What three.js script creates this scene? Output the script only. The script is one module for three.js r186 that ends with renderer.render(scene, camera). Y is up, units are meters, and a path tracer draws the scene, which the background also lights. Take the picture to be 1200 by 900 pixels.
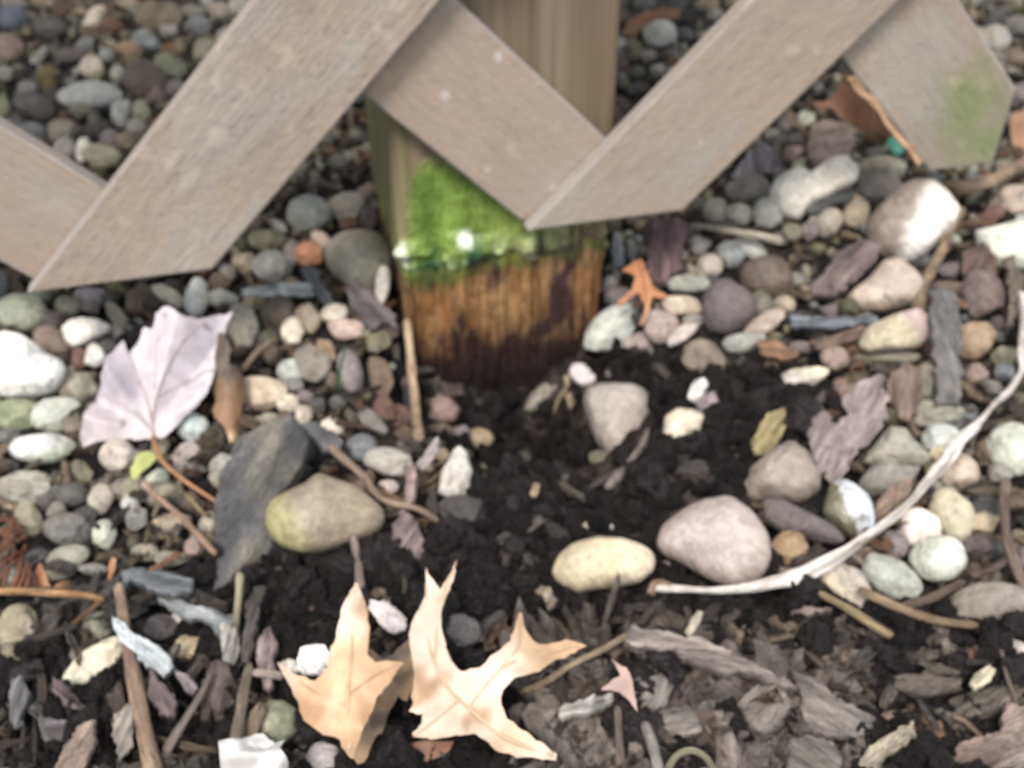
import * as THREE from 'three';
import { mergeGeometries, mergeVertices } from 'three/addons/utils/BufferGeometryUtils.js';
import { TessellateModifier } from 'three/addons/modifiers/TessellateModifier.js';

// ---------------------------------------------------------------- camera, sky, sun, exposure
const scene = new THREE.Scene();
const F = 1158.4, PITCH = 0.6619, YAW = 0.2381, ROLL = -0.0049;       // focal length in pixels of a 1200 x 900 frame
const EYE = new THREE.Vector3(-0.0714, 0.2447, 0.3379);
const FWD = new THREE.Vector3(Math.sin(YAW) * Math.cos(PITCH), -Math.sin(PITCH), -Math.cos(YAW) * Math.cos(PITCH));
const RIGHT0 = new THREE.Vector3(Math.cos(YAW), 0, Math.sin(YAW)), UP0 = new THREE.Vector3().crossVectors(RIGHT0, FWD);
const RIGHT = RIGHT0.clone().multiplyScalar(Math.cos(ROLL)).addScaledVector(UP0, Math.sin(ROLL));
const UP = UP0.clone().multiplyScalar(Math.cos(ROLL)).addScaledVector(RIGHT0, -Math.sin(ROLL));
const camera = new THREE.PerspectiveCamera(2 * Math.atan(450 / F) * 180 / Math.PI, 4 / 3, 0.01, 60);
camera.position.copy(EYE);
camera.quaternion.setFromRotationMatrix(new THREE.Matrix4().makeBasis(RIGHT, UP, FWD.clone().negate()));
camera.focus = 0.15; camera.userData.fStop = 24;
scene.add(camera);

{ // overcast daylight: an even bright cloud layer, a little brighter overhead
  const w = 64, h = 32, d = new Float32Array(w * h * 4);
  for (let y = 0; y < h; y++) for (let x = 0; x < w; x++) {
    const el = (y + 0.5) / h * 2 - 1, k = el > 0 ? 0.38 + 0.78 * el : 0.15, i = (y * w + x) * 4;
    d[i] = k * 0.97; d[i + 1] = k * 1.0; d[i + 2] = k * 1.05; d[i + 3] = 1;
  }
  const sky = new THREE.DataTexture(d, w, h, THREE.RGBAFormat, THREE.FloatType);
  sky.mapping = THREE.EquirectangularReflectionMapping; sky.magFilter = THREE.LinearFilter; sky.needsUpdate = true;
  scene.background = sky; scene.environment = sky;
}
const sun = new THREE.DirectionalLight(0xfff2e4, 1.5);
sun.position.set(-0.9, 2.6, 1.5); sun.castShadow = true; sun.shadow.radius = 28; sun.shadow.mapSize.set(2048, 2048);
Object.assign(sun.shadow.camera, { left: -1, right: 1, top: 1, bottom: -1, near: 0.1, far: 8 });
scene.add(sun);
const renderer = new THREE.WebGLRenderer({ antialias: true });
renderer.toneMapping = THREE.LinearToneMapping; renderer.toneMappingExposure = 2.38;
renderer.shadowMap.enabled = true;
renderer.setSize(1024, 768);

// ---------------------------------------------------------------- helpers
let SEED = 7;
function reseed(n) { SEED = n >>> 0; }
function rnd() { SEED = (SEED + 0x6d2b79f5) | 0; let t = Math.imul(SEED ^ (SEED >>> 15), 1 | SEED); t = (t + Math.imul(t ^ (t >>> 7), 61 | t)) ^ t; return ((t ^ (t >>> 14)) >>> 0) / 4294967296; }
const rr = (a, b) => a + (b - a) * rnd();
const clamp = (x, a = 0, b = 1) => Math.min(b, Math.max(a, x));
const smooth = (a, b, x) => { const t = clamp((x - a) / (b - a)); return t * t * (3 - 2 * t); };
const mix = (a, b, t) => a + (b - a) * t;
const mixc = (a, b, t) => [mix(a[0], b[0], t), mix(a[1], b[1], t), mix(a[2], b[2], t)];
function hash3(x, y, z) { let h = Math.imul(x, 374761393) ^ Math.imul(y, 668265263) ^ Math.imul(z, 2147483647 - 1274126177); h = Math.imul(h ^ (h >>> 13), 1274126177); return ((h ^ (h >>> 16)) >>> 0) / 4294967296; }
function noise(x, y, z) { // value noise, -1..1
  const X = Math.floor(x), Y = Math.floor(y), Z = Math.floor(z); let u = x - X, v = y - Y, w = z - Z;
  u = u * u * (3 - 2 * u); v = v * v * (3 - 2 * v); w = w * w * (3 - 2 * w);
  const c = (i, j, k) => hash3(X + i, Y + j, Z + k);
  const a = mix(mix(c(0, 0, 0), c(1, 0, 0), u), mix(c(0, 1, 0), c(1, 1, 0), u), v), b = mix(mix(c(0, 0, 1), c(1, 0, 1), u), mix(c(0, 1, 1), c(1, 1, 1), u), v);
  return mix(a, b, w) * 2 - 1;
}
const fbm = (x, y, z, n = 3) => { let s = 0, a = 0.5; for (let i = 0; i < n; i++) { s += a * noise(x, y, z); x = x * 2.03 + 17.1; y = y * 2.03 + 5.7; z = z * 2.03 + 9.3; a *= 0.5; } return s; };

const used = new Map();
function numbered(name) { const n = used.get(name) ?? 0; used.set(name, n + 1); return n ? `${name}_${String(n).padStart(3, '0')}` : name; }
function tag(o, label, category, group) { o.userData.label = label; o.userData.category = category; if (group) o.userData.group = group; return o; }
function mesh(name, geo, mat, parent = scene) { const m = new THREE.Mesh(geo, mat); m.name = parent === scene ? numbered(name) : name; m.castShadow = m.receiveShadow = true; parent.add(m); return m; }
function tex(n, f, rep) { // a tileable grey map, n x n, values 0..1
  const d = new Uint8Array(n * n * 4); for (let y = 0; y < n; y++) for (let x = 0; x < n; x++) { const i = (y * n + x) * 4, v = Math.round(255 * clamp(f(x, y))); d[i] = d[i + 1] = d[i + 2] = v; d[i + 3] = 255; }
  const t = new THREE.DataTexture(d, n, n, THREE.RGBAFormat); t.wrapS = t.wrapT = THREE.MirroredRepeatWrapping; t.magFilter = THREE.LinearFilter; t.minFilter = THREE.LinearMipmapLinearFilter; t.generateMipmaps = true; t.needsUpdate = true; return t;
}
// grit for stones (one tile = 40 mm), fibres for bark and sticks (one tile = 50 mm along x, 20 mm across), leaf tissue (one tile = 40 mm)
const gritMap = tex(512, (x, y) => { const a = noise(x / 3.1, y / 3.1, 1), b = fbm(x / 26, y / 26, 4, 4), c = noise(x / 7, y / 7, 9); return 0.78 + 0.1 * a + 0.26 * b + (c > 0.55 ? -0.22 * (c - 0.55) / 0.45 : 0) + (c < -0.68 ? 0.2 : 0); });
const gritBump = tex(512, (x, y) => { const b = fbm(x / 30, y / 30, 14, 5), c = noise(x / 9, y / 9, 19); return 0.55 + 0.5 * b + 0.1 * noise(x / 3, y / 3, 3) - (c > 0.5 ? 0.5 * (c - 0.5) : 0); });
const fibreMap = tex(512, (x, y) => { const w = 6 * noise(x / 90, y / 40, 2), f = fbm(x / 110, (y + w) / 7, 5, 4), c = Math.abs(noise(x / 60, (y + w) / 14, 8)), b = fbm(x / 60, y / 40, 6, 3); return 0.72 + 0.16 * f + 0.46 * b - 0.12 * smooth(0.1, 0, c) + 0.1 * noise(x / 9, y / 7, 33); });
const fibreBump = tex(512, (x, y) => { const w = 6 * noise(x / 90, y / 40, 2), f = fbm(x / 110, (y + w) / 7, 5, 4), c = Math.abs(noise(x / 60, (y + w) / 14, 8)); return 0.55 + 0.35 * f - 0.25 * smooth(0.14, 0, c) + 0.45 * fbm(x / 30, y / 18, 23, 4); });
const tissueMap = tex(512, (x, y) => { const v = Math.abs(noise(x / 22, y / 22, 3)), v2 = Math.abs(noise(x / 9, y / 9, 6)), b = fbm(x / 40, y / 40, 9, 4); return 0.8 + 0.22 * b - 0.035 * smooth(0.1, 0, v) - 0.03 * smooth(0.14, 0, v2); });
const tissueBump = tex(512, (x, y) => { const v = Math.abs(noise(x / 22, y / 22, 3)), v2 = Math.abs(noise(x / 9, y / 9, 6)); return 0.6 + 0.08 * smooth(0.16, 0, v) + 0.07 * smooth(0.16, 0, v2) + 0.2 * fbm(x / 30, y / 30, 2, 3); });
const soilBump = tex(512, (x, y) => 0.5 + 0.6 * fbm(x / 16, y / 16, 4, 5));
function mat(o) { return new THREE.MeshStandardMaterial({ side: THREE.DoubleSide, ...o }); }
const GR = { map: gritMap, bumpMap: gritBump, vertexColors: true }, FB = { map: fibreMap, bumpMap: fibreBump, bumpScale: 0.0011, vertexColors: true };
const M = {
  stone: mat({ ...GR, bumpScale: 0.0009, roughness: 0.55 }), stoneDull: mat({ ...GR, bumpScale: 0.0019, roughness: 0.85 }), stoneWet: mat({ ...GR, bumpScale: 0.0004, roughness: 0.22 }),
  soil: new THREE.MeshPhysicalMaterial({ side: THREE.DoubleSide, vertexColors: true, roughness: 0.6, specularIntensity: 0.5, bumpMap: soilBump, bumpScale: 0.0015 }), wood: mat({ vertexColors: true, roughness: 0.8 }), bark: mat({ ...FB, roughness: 0.82 }), leaf: mat({ vertexColors: true, map: tissueMap, bumpMap: tissueBump, bumpScale: 0.0005, roughness: 0.55 }),
  wetWood: mat({ vertexColors: true, roughness: 0.5, map: fibreMap, bumpMap: fibreBump, bumpScale: 0.0008 }), moss: mat({ vertexColors: true, roughness: 0.27, map: gritMap, bumpMap: gritBump, bumpScale: 0.0009 }),
  plastic: new THREE.MeshPhysicalMaterial({ vertexColors: true, roughness: 0.35, clearcoat: 0.4, side: THREE.DoubleSide }),
};

// ---------------------------------------------------------------- the lie of the ground; a pixel's sight line meets it
const hole = (x, z) => smooth(0, 1, 1 - Math.hypot((x - 0.013) / 0.082, (z - 0.012) / 0.088));
function baseH(x, z) {
  return -0.076 * hole(x, z) + 0.012 * smooth(0.05, 0.2, x) * smooth(0.15, -0.05, z) + 0.008 * smooth(0.045, 0.075, x) * smooth(0.12, 0.075, x) * smooth(0.06, 0, Math.abs(z + 0.02))
    + 0.004 * fbm(x * 14 + 3, 1.5, z * 14, 2);
}
function ray(px, py) { return FWD.clone().addScaledVector(RIGHT, (px - 600) / F).addScaledVector(UP, (450 - py) / F); }
function at(px, py, lift = 0) {                                       // where the sight line through a pixel meets the ground, raised by lift
  const d = ray(px, py); let t = (EYE.y - 0) / -d.y;
  for (let i = 0; i < 25; i++) { const x = EYE.x + d.x * t, z = EYE.z + d.z * t, e = EYE.y + d.y * t - baseH(x, z) - lift; t += 0.6 * e / -d.y; }
  return EYE.clone().addScaledVector(d, t);
}
function onZ(px, py, z) { const d = ray(px, py); return EYE.clone().addScaledVector(d, (z - EYE.z) / d.z); }
const mpp = (p) => p.clone().sub(EYE).dot(FWD) / F;                   // metres per pixel at a point
function inPoly(poly, x, y) { let c = false; for (let i = 0, j = poly.length - 1; i < poly.length; j = i++) { const [a, b] = poly[i], [e, f] = poly[j]; if ((b > y) !== (f > y) && x < (e - a) * (y - b) / (f - b) + a) c = !c; } return c; }
function flat(list) { const out = []; for (let i = 0; i < list.length; i += 2) out.push([list[i], list[i + 1]]); return out; }
const soilEdge = flat([-300, 720, 0, 705, 130, 695, 250, 665, 330, 640, 470, 655, 565, 600, 525, 545, 505, 480, 500, 440, 600, 380, 690, 395, 760, 420, 830, 440, 900, 440, 960, 460, 930, 520, 870, 560, 885, 610, 905, 665, 965, 690, 1060, 705, 1200, 725, 1500, 760, 1500, 1300, -300, 1300])
  .map(([x, y]) => { const p = at(x, y); return [p.x, p.z]; });
const isSoil = (x, z) => inPoly(soilEdge, x, z) || (x > -0.03 && x < 0.058 && z < 0 && z > -0.1);

// ---------------------------------------------------------------- colours of dry things (linear)
const C = {
  white: [0.78, 0.76, 0.72], cream: [0.6, 0.54, 0.41], peach: [0.52, 0.4, 0.29], pale: [0.46, 0.49, 0.47], palegreen: [0.45, 0.49, 0.4], lgrey: [0.36, 0.35, 0.32], grey: [0.22, 0.21, 0.19],
  dgrey: [0.085, 0.083, 0.08], slate: [0.17, 0.185, 0.2], bluegrey: [0.25, 0.28, 0.29], olive: [0.2, 0.19, 0.11], greyolive: [0.27, 0.26, 0.19], green: [0.27, 0.31, 0.16], tan: [0.36, 0.29, 0.19],
  tangrey: [0.34, 0.3, 0.24], yellow: [0.52, 0.42, 0.22], mustard: [0.24, 0.2, 0.05], brown: [0.15, 0.105, 0.075], dbrown: [0.075, 0.055, 0.042], pinkbrown: [0.27, 0.19, 0.16], pink: [0.42, 0.33, 0.31],
  mauve: [0.2, 0.165, 0.17], dmauve: [0.1, 0.08, 0.085], redbrown: [0.16, 0.075, 0.055], rust: [0.28, 0.12, 0.05], brick: [0.42, 0.17, 0.08], bluewhite: [0.6, 0.66, 0.7], teal: [0.01, 0.33, 0.24],
};
const WORD = { white: 'white', cream: 'cream', peach: 'peach', pale: 'pale grey', palegreen: 'pale green', lgrey: 'light grey', grey: 'grey', dgrey: 'dark grey', slate: 'slate grey', bluegrey: 'blue-grey', olive: 'olive', greyolive: 'grey-olive', green: 'mossy green', tan: 'tan', tangrey: 'tan-grey', yellow: 'yellowish', mustard: 'mustard', brown: 'brown', dbrown: 'dark brown', pinkbrown: 'pinkish brown', pink: 'pink-grey', mauve: 'mauve', dmauve: 'dark mauve', redbrown: 'red-brown', rust: 'rusty', brick: 'brick orange', bluewhite: 'bluish white' };

// ---------------------------------------------------------------- stones
function flatUV(g, size, ox = 0) { const p = g.attributes.position, uv = new Float32Array(p.count * 2); for (let i = 0; i < p.count; i++) { const z = p.getZ(i); uv[2 * i] = (p.getX(i) + 0.43 * z) / size + ox; uv[2 * i + 1] = (p.getY(i) - 0.39 * z) / size + ox * 1.7; } g.setAttribute('uv', new THREE.BufferAttribute(uv, 2)); return g; }
function tessSphere(d) { const g = mergeVertices(new THREE.IcosahedronGeometry(1, d).deleteAttribute('uv').deleteAttribute('normal'), 1e-5); return g; }
const SPH = { 5: tessSphere(5), 9: tessSphere(9), 14: tessSphere(14), 22: tessSphere(22) };
function paint(geo, f) { const p = geo.attributes.position, c = new Float32Array(p.count * 3); for (let i = 0; i < p.count; i++) { const k = f(p.getX(i), p.getY(i), p.getZ(i), i); c[3 * i] = Math.max(0, k[0]); c[3 * i + 1] = Math.max(0, k[1]); c[3 * i + 2] = Math.max(0, k[2]); } geo.setAttribute('color', new THREE.BufferAttribute(c, 3)); return geo; }
// A unit stone: ang 0 = water-worn, 1 = broken with flat faces; outline(theta) reshapes its silhouette in x,y.
function stoneShape(seed, detail, ang, rough, outline) {
  reseed(seed * 7919 + 13);
  const g = SPH[detail].clone(), p = g.attributes.position, cuts = [], o = seed * 3.17 % 97;
  const n = Math.round(3 + 8 * ang);
  for (let i = 0; i < n; i++) { const a = rr(0, 6.283), h = rr(-1, 1), s = Math.sqrt(1 - h * h); cuts.push([s * Math.cos(a), s * Math.sin(a), h, mix(rr(0.86, 1.0), rr(0.6, 0.92), ang)]); }
  const soft = mix(0.16, 0.035, ang);
  for (let i = 0; i < p.count; i++) {
    const x = p.getX(i), y = p.getY(i), z = p.getZ(i); let r = 1;
    for (const [a, b, c, d] of cuts) { const k = a * x + b * y + c * z; if (k > 0.15) { const q = d / k, h = clamp(0.5 + 0.5 * (r - q) / soft); r = mix(r, q, h) - soft * h * (1 - h); } }
    r += 0.1 * noise(x * 1.1 + o, y * 1.1, z * 1.1) * (1 - 0.4 * ang) + rough * (0.7 * noise(x * 2.6 + o, y * 2.6, z * 2.6) + 0.5 * noise(x * 4 + o, y * 4, z * 4) + 0.25 * noise(x * 9 + o, y * 9, z * 9) + 0.12 * noise(x * 19, y * 19 + o, z * 19));
    let X = x * r, Y = y * r, Z = z * r;
    if (outline) { const th = Math.atan2(y, x), rad = outline(th), e = Math.hypot(x, y), pw = Math.pow(e, 0.8) / Math.max(e, 1e-6), kk = 1 + (r - 1) * 0.35; X = x * pw * rad * kk; Y = y * pw * rad * kk; }
    p.setXYZ(i, X, Y, Z);
  }
  return g;
}
function stonePaint(g, col, seed, o = {}) {
  const L0 = 0.3 * col[0] + 0.55 * col[1] + 0.15 * col[2]; col = o.keep ? col : mixc(col, [L0 * 1.04, L0, L0 * 0.95], 0.3);
  const s = seed * 1.73 % 61, band = o.band, patch = o.patch, sp = o.speck ?? 0.12, m = o.mottle ?? 0.3;
  const bd = [noise(s, 1, 2), noise(s, 3, 4), noise(s, 5, 6)], tone = o.fix ? 1 : 1 + 0.2 * noise(s * 5, 9, 3);
  return paint(g, (x, y, z) => {
    let c = [col[0] * tone, col[1] * tone, col[2] * tone];
    const a = fbm(x * 1.7 + s, y * 1.7, z * 1.7, 3), b = noise(x * 13 + s, y * 13, z * 13), w = noise(x * 0.9 + s, y * 0.9 + 7, z * 0.9);
    if (band) { const q = smooth(0.25, 0.75, Math.sin((x * bd[0] + y * bd[1] + z * bd[2]) * 9 + a * 2.5) * 0.5 + 0.5); c = mixc(c, C[band] ?? band, q * 0.6); }
    if (patch) { const [pc, fx, fy, off, wid] = patch; c = mixc(c, C[pc] ?? pc, smooth(-wid, wid, x * fx + y * fy - off + 0.18 * a + 0.05 * b)); }
    const k = 1 + 1.6 * m * a + sp * b * (b > 0.35 ? 1.3 : 0.4);
    c = [c[0] * k * 1.27 * (1 + 0.05 * w), c[1] * k * 1.27, c[2] * k * 1.27 * (1 - 0.06 * w)];
    const dirt = smooth(0.28, 0.5, fbm(x * 2.3 + 31 + s, y * 2.3, z * 2.3, 3)) * (o.dirt !== undefined ? o.dirt : 0.5);                // soil dried on in blotches
    return mixc(c, [0.05, 0.04, 0.034], dirt);
  });
}
const plain = [], known = [], placed = [];                                                    // what loose gravel must keep clear of
let TX = 0, TY = 0, TS = 1, NS = 0;
function tile(x, y, s) { TX = x; TY = y; TS = s; }
const lean = (p) => EYE.clone().sub(p).normalize().lerp(new THREE.Vector3(0, 1, 0), 0.25).normalize();
function region(px, py) {
  if (px < 300 && py < 230 && py < 215) return 'in the shaded gravel behind the lattice at upper left';
  if (px > 700 && py < 110) return 'in the dark gravel behind the lattice at upper right';
  if (px < 250 && py < 480) return 'in the gravel around the pale maple leaf';
  if (px < 270) return 'in the gravel at the left edge below the maple leaf';
  if (px < 490 && py < 440) return 'in the gravel just left of the post';
  if (px < 600) return 'in the gravel between the post and the olive stone';
  if (px < 860 && py < 440) return 'in the gravel just right of the post';
  if (px < 880) return 'on the black soil in front of the post';
  if (py < 350) return 'in the gravel below the right end of the lattice';
  if (py < 520) return 'in the gravel at right above the white strip';
  return 'in the gravel beside the white strip';
}
// A stone seen at (x, y) of the current tile, half axes rx, ry (tile pixels), long axis turned rot degrees; or an outline when poly is given.
function s(x, y, rx, ry, rot, col, o = {}, label, name) {
  NS++;
  if (typeof o === 'string') { label = o; o = {}; }
  let px = TX + x / TS, py = TY + y / TS; rx /= TS; ry /= TS; let outline = null;
  if (o.poly) {
    const P = flat(o.poly).map(([a, b]) => [TX + a / TS, TY + b / TS]); let A = 0; px = py = 0;
    P.forEach(([a, b], i) => { const [c, d] = P[(i + 1) % P.length], k = a * d - c * b; A += k; px += (a + c) * k; py += (b + d) * k; }); px /= 3 * A; py /= 3 * A;
    const L = 96, R = new Array(L).fill(0); rx = ry = Math.sqrt(Math.abs(A) / 2 / Math.PI);
    for (let i = 0; i < L; i++) {
      const th = -Math.PI + i / L * 2 * Math.PI, dx = Math.cos(th), dy = -Math.sin(th); let best = 0;
      P.forEach(([a, b], j) => { const [c, d] = P[(j + 1) % P.length], ex = c - a, ey = d - b, den = dx * ey - dy * ex; if (Math.abs(den) < 1e-9) return; const t = ((a - px) * ey - (b - py) * ex) / den, u = ((a - px) * dy - (b - py) * dx) / den; if (t > 0 && u >= 0 && u <= 1) best = Math.max(best, t); });
      R[i] = best / rx;
    }
    const S = o.crisp ? R : R.map((_, i) => { let q = 0; for (let k = -2; k <= 2; k++) q += R[(i + k + L) % L] * [1, 3, 4, 3, 1][k + 2]; return q / 12; });
    outline = (th) => { const f = (th + Math.PI) / (2 * Math.PI) * L, i = Math.floor(f); return mix(S[i % L], S[(i + 1) % L], f - i); };
    rot = 0;
  }
  const big = Math.max(rx, ry), g0 = big > 24 ? 22 : big > 12 ? 14 : 9;
  let p = at(px, py, 0); const r0 = Math.min(rx, ry) * mpp(p);
  p = at(px, py, (o.lift ?? 0.5) * r0 + (o.up ?? 0)); const k = mpp(p);
  const flatness = o.thick ?? 0.78, ang = o.ang !== undefined ? o.ang * 0.8 + 0.14 : 0.3 + 0.65 * hash3(NS, 5, 9);
  const g = stoneShape(NS * 11 + 5, g0, ang, o.rough ?? 0.03 + 0.05 * ang, outline);
  stonePaint(g, C[col] ?? col, NS, o);
  g.scale(rx * k * 1.05, ry * k * 1.05, Math.min(rx, ry) * k * flatness);
  flatUV(g, 0.04, NS * 0.371 % 7);
  const nrm = lean(p), u = RIGHT.clone().addScaledVector(nrm, -RIGHT.dot(nrm)).normalize(), v = new THREE.Vector3().crossVectors(nrm, u);
  g.applyMatrix4(new THREE.Matrix4().makeBasis(u, v, nrm).multiply(new THREE.Matrix4().makeRotationZ(rot * Math.PI / 180)));
  g.computeVertexNormals();
  const nm = name ?? (big > 24 ? 'stone' : 'pebble');
  const m = mesh(nm, g, o.wet ? M.stoneWet : o.dull || ang > 0.55 ? M.stoneDull : M.stone);
  m.position.copy(p);
  if (label) tag(m, label, nm === 'pebble' || nm === 'stone' ? nm : o.cat ?? nm);
  else { const w = `${WORD[col] ?? 'grey'} pebble ${region(px, py)}`; tag(m, `small ${w}`, 'pebble', `small pebbles ${region(px, py)}`); plain.push([m, WORD[col] ?? 'grey', px, py, Math.max(rx, ry)]); }
  if (label) known.push([label, px, py, Math.max(rx, ry)]);
  placed.push([p.x, p.y, p.z, big * k, px, py, rx, ry, rot]);
  return m;
}
// ---------------------------------------------------------------- ground sheet: dark soil, dug out at the foot of the post
function axis(lo, hi, a, b, fine) { // fine steps between a and b, growing steps out to lo and hi
  const v = []; for (let x = a; x <= b; x += fine) v.push(x);
  for (let x = a, st = fine; x > lo;) { st *= 1.12; x -= st; v.unshift(x); } for (let x = b, st = fine; x < hi;) { st *= 1.12; x += st; v.push(x); }
  return v;
}
function soilH(x, z) {
  const so = isSoil(x, z) ? 1 : 0.35, n = fbm(x * 60, 3.3, z * 60, 4), c = Math.abs(noise(x * 130, 8, z * 130));
  return baseH(x, z) + so * (0.015 * n + 0.004 * (0.5 - c) + 0.0015 * noise(x * 420, 1, z * 420)) - (1 - so) * 0.004;
}
{
  const X = axis(-5, 6, -0.24, 0.27, 0.0016), Z = axis(-7, 4, -0.16, 0.22, 0.0016), n = X.length, m = Z.length, pos = new Float32Array(n * m * 3), idx = [];
  for (let j = 0; j < m; j++) for (let i = 0; i < n; i++) { const o = (j * n + i) * 3, x = X[i], z = Z[j], far = smooth(0.9, 3, Math.hypot(x, z)); pos[o] = x; pos[o + 1] = mix(soilH(x, z), 0, far); pos[o + 2] = z; if (i && j) { const a = j * n + i; idx.push(a, a - n, a - 1, a - 1, a - n, a - n - 1); } }
  const g = new THREE.BufferGeometry(); g.setAttribute('position', new THREE.BufferAttribute(pos, 3)); g.setIndex(idx); g.computeVertexNormals(); { const uv = new Float32Array(n * m * 2); for (let i = 0; i < n * m; i++) { uv[2 * i] = pos[3 * i] / 0.06; uv[2 * i + 1] = pos[3 * i + 2] / 0.06; } g.setAttribute('uv', new THREE.BufferAttribute(uv, 2)); }
  paint(g, (x, y, z) => { const a = fbm(x * 45, 2, z * 45, 3), b = noise(x * 300, 5, z * 300), k = 1 + 0.9 * a + 0.35 * b; return mixc([0.0105 * k, 0.0085 * k, 0.0092 * k], [0.05, 0.037, 0.031], smooth(0.05, 0.45, fbm(x * 38 + 9, 4, z * 38, 4)) * 0.7); });
  mesh('ground', g, M.soil).userData.kind = 'structure';
}

// ---------------------------------------------------------------- weathered wood
function woodTexture(seed, o = {}) { // u along the grain
  const w = 1024, h = 256, d = new Uint8Array(w * h * 4), b = new Uint8Array(w * h * 4), k = seed * 13.7;
  const enc = (v) => Math.round(255 * Math.pow(clamp(v), 1 / 2.2));
  for (let y = 0; y < h; y++) for (let x = 0; x < w; x++) {
    const u = x / w * 0.4, v = y / h * 0.1, i = (y * w + x) * 4;             // metres
    const warp = 0.0022 * noise(u * 12, v * 10, k) , vv = v + warp;
    const g1 = 0.5 * fbm(u * 14, vv * 420, k, 3) + 0.6 * fbm(u * 130, vv * 330, k + 31, 3), g2 = noise(u * 60, vv * 1500, k + 3), blotch = fbm(u * 38, v * 60, k + 7, 3), big = fbm(u * 9, v * 14, k + 11, 2), pit = noise(u * 420, v * 900, k + 2);
    let c = [0.39, 0.322, 0.256]; c = mixc(c, [0.39, 0.37, 0.337], smooth(-0.1, 0.35, blotch) * 0.75); c = mixc(c, [0.42, 0.32, 0.235], smooth(0.0, 0.35, big) * 0.75); c = mixc(c, [0.3, 0.265, 0.215], smooth(0.1, 0.45, -big) * 0.55);
    if (o.grey) c = mixc(c, [0.33, 0.305, 0.29], 0.75);
    let t = 0.86 + 0.15 * g1 + 0.02 * g2 + 0.06 * fbm(u * 320, v * 420, k + 41, 3) + 0.1 * fbm(u * 20, v * 35, k + 51, 3) - (pit > 0.6 ? 0.12 : 0);
    t *= 1 + 0.2 * smooth(0.3, 0.5, fbm(u * 110, v * 110, k + 20, 3));
    if (o.green) { const q = Math.hypot((u - o.green[0]) / 0.021, (v - o.green[1]) / 0.019); c = mixc(c, [0.21, 0.28, 0.1], smooth(1.4, 0.0, q + 0.7 * blotch + 0.5 * g1 + 0.3 * noise(u * 700, v * 700, k)) * 0.75); }
    for (const [fu, fv, fr] of o.flecks ?? []) c = mixc(c, [0.56, 0.54, 0.52], 0.8 * smooth(1.3, 0.5, Math.hypot(u - fu, v - fv) / fr + 0.5 * noise(u * 900, v * 900, k)));
    d[i] = enc(c[0] * t); d[i + 1] = enc(c[1] * t); d[i + 2] = enc(c[2] * t); d[i + 3] = 255;
    const e = 128 + 45 * g1 + 25 * g2 + 60 * fbm(u * 400, v * 600, k + 43, 3); b[i] = b[i + 1] = b[i + 2] = clamp(e, 0, 255); b[i + 3] = 255;
  }
  const mk = (a, srgb) => { const t = new THREE.DataTexture(a, w, h, THREE.RGBAFormat); t.wrapS = t.wrapT = THREE.MirroredRepeatWrapping; t.magFilter = THREE.LinearFilter; t.minFilter = THREE.LinearMipmapLinearFilter; if (srgb) t.colorSpace = THREE.SRGBColorSpace; t.needsUpdate = true; return t; };
  return mat({ map: mk(d, true), bumpMap: mk(b), bumpScale: 0.0006, roughness: 0.82 });
}
const fleck = (px, py, r) => { const q = onZ(px, py, -0.008), x = q.x - 0.0169, y = q.y - 0.05; return [(y - x) * Math.SQRT1_2, (x + y) * Math.SQRT1_2, r]; };
const fleckedSlat = woodTexture(5, { flecks: [fleck(585, 68, 0.0017), fleck(522, 113, 0.0019), fleck(572, 200, 0.0012)] });
const slatMats = [woodTexture(1), woodTexture(2), woodTexture(3)], greenSlat = woodTexture(4, { green: [0.017, 0.026] });
const edgeMat = woodTexture(6, { grey: 1 });
const Y0 = 0.05, Y1 = 0.84, SW = 0.0466 * Math.SQRT2, TH = 0.0078, XEND = 0.2345;
// One slat of the lattice: lower left edge meets the panel's bottom at x0; dir +1 rises to the right, -1 to the left.
function slat(parent, x0, dir, m, label) {
  const pts = [], H = Y1 - Y0, push = (x, y) => pts.push(new THREE.Vector2(x, y));
  const right = Math.min(XEND, 9);
  let P = [[x0, 0], [x0 + SW, 0], [x0 + SW + dir * H, H], [x0 + dir * H, H]];
  const clip = (poly, f) => { const out = []; poly.forEach((a, i) => { const b = poly[(i + 1) % poly.length], p = f(a), q = f(b); if (p >= 0) out.push(a); if (p >= 0 !== q >= 0) { const t = p / (p - q); out.push([mix(a[0], b[0], t), mix(a[1], b[1], t)]); } }); return out; };
  P = clip(clip(P, (a) => right - a[0]), (a) => a[0] + 1.1); if (P.length < 3) return;
  P.forEach((a) => push(...a));
  const g0 = new THREE.ExtrudeGeometry(new THREE.Shape(pts), { depth: TH - 0.0026, bevelEnabled: true, bevelThickness: 0.0013, bevelSize: 0.0013, bevelOffset: -0.0013, bevelSegments: 3 });
  g0.translate(0, 0, 0.0013 - TH);
  const p = g0.attributes.position, uv = g0.attributes.uv, nn = g0.attributes.normal, c = Math.SQRT1_2;
  for (let i = 0; i < p.count; i++) { const x = p.getX(i) - x0, y = p.getY(i), along = (x * dir + y) * c, across = (x - y * dir) * c * 1; uv.setXY(i, along / 0.4, (across + (Math.abs(nn.getZ(i)) < 0.5 ? p.getZ(i) * 1.3 : 0)) / 0.1); }
  const o = mesh('slat', g0, [m, edgeMat], parent); o.position.set(0, Y0, dir > 0 ? 0 : -TH - 0.0004); if (label) o.userData.label = label;
  return o;
}
const lattice = new THREE.Group(); lattice.name = 'wooden_lattice'; scene.add(lattice);
tag(lattice, 'weathered grey-brown wooden lattice of crossed diagonal slats above the gravel', 'lattice');
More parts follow.
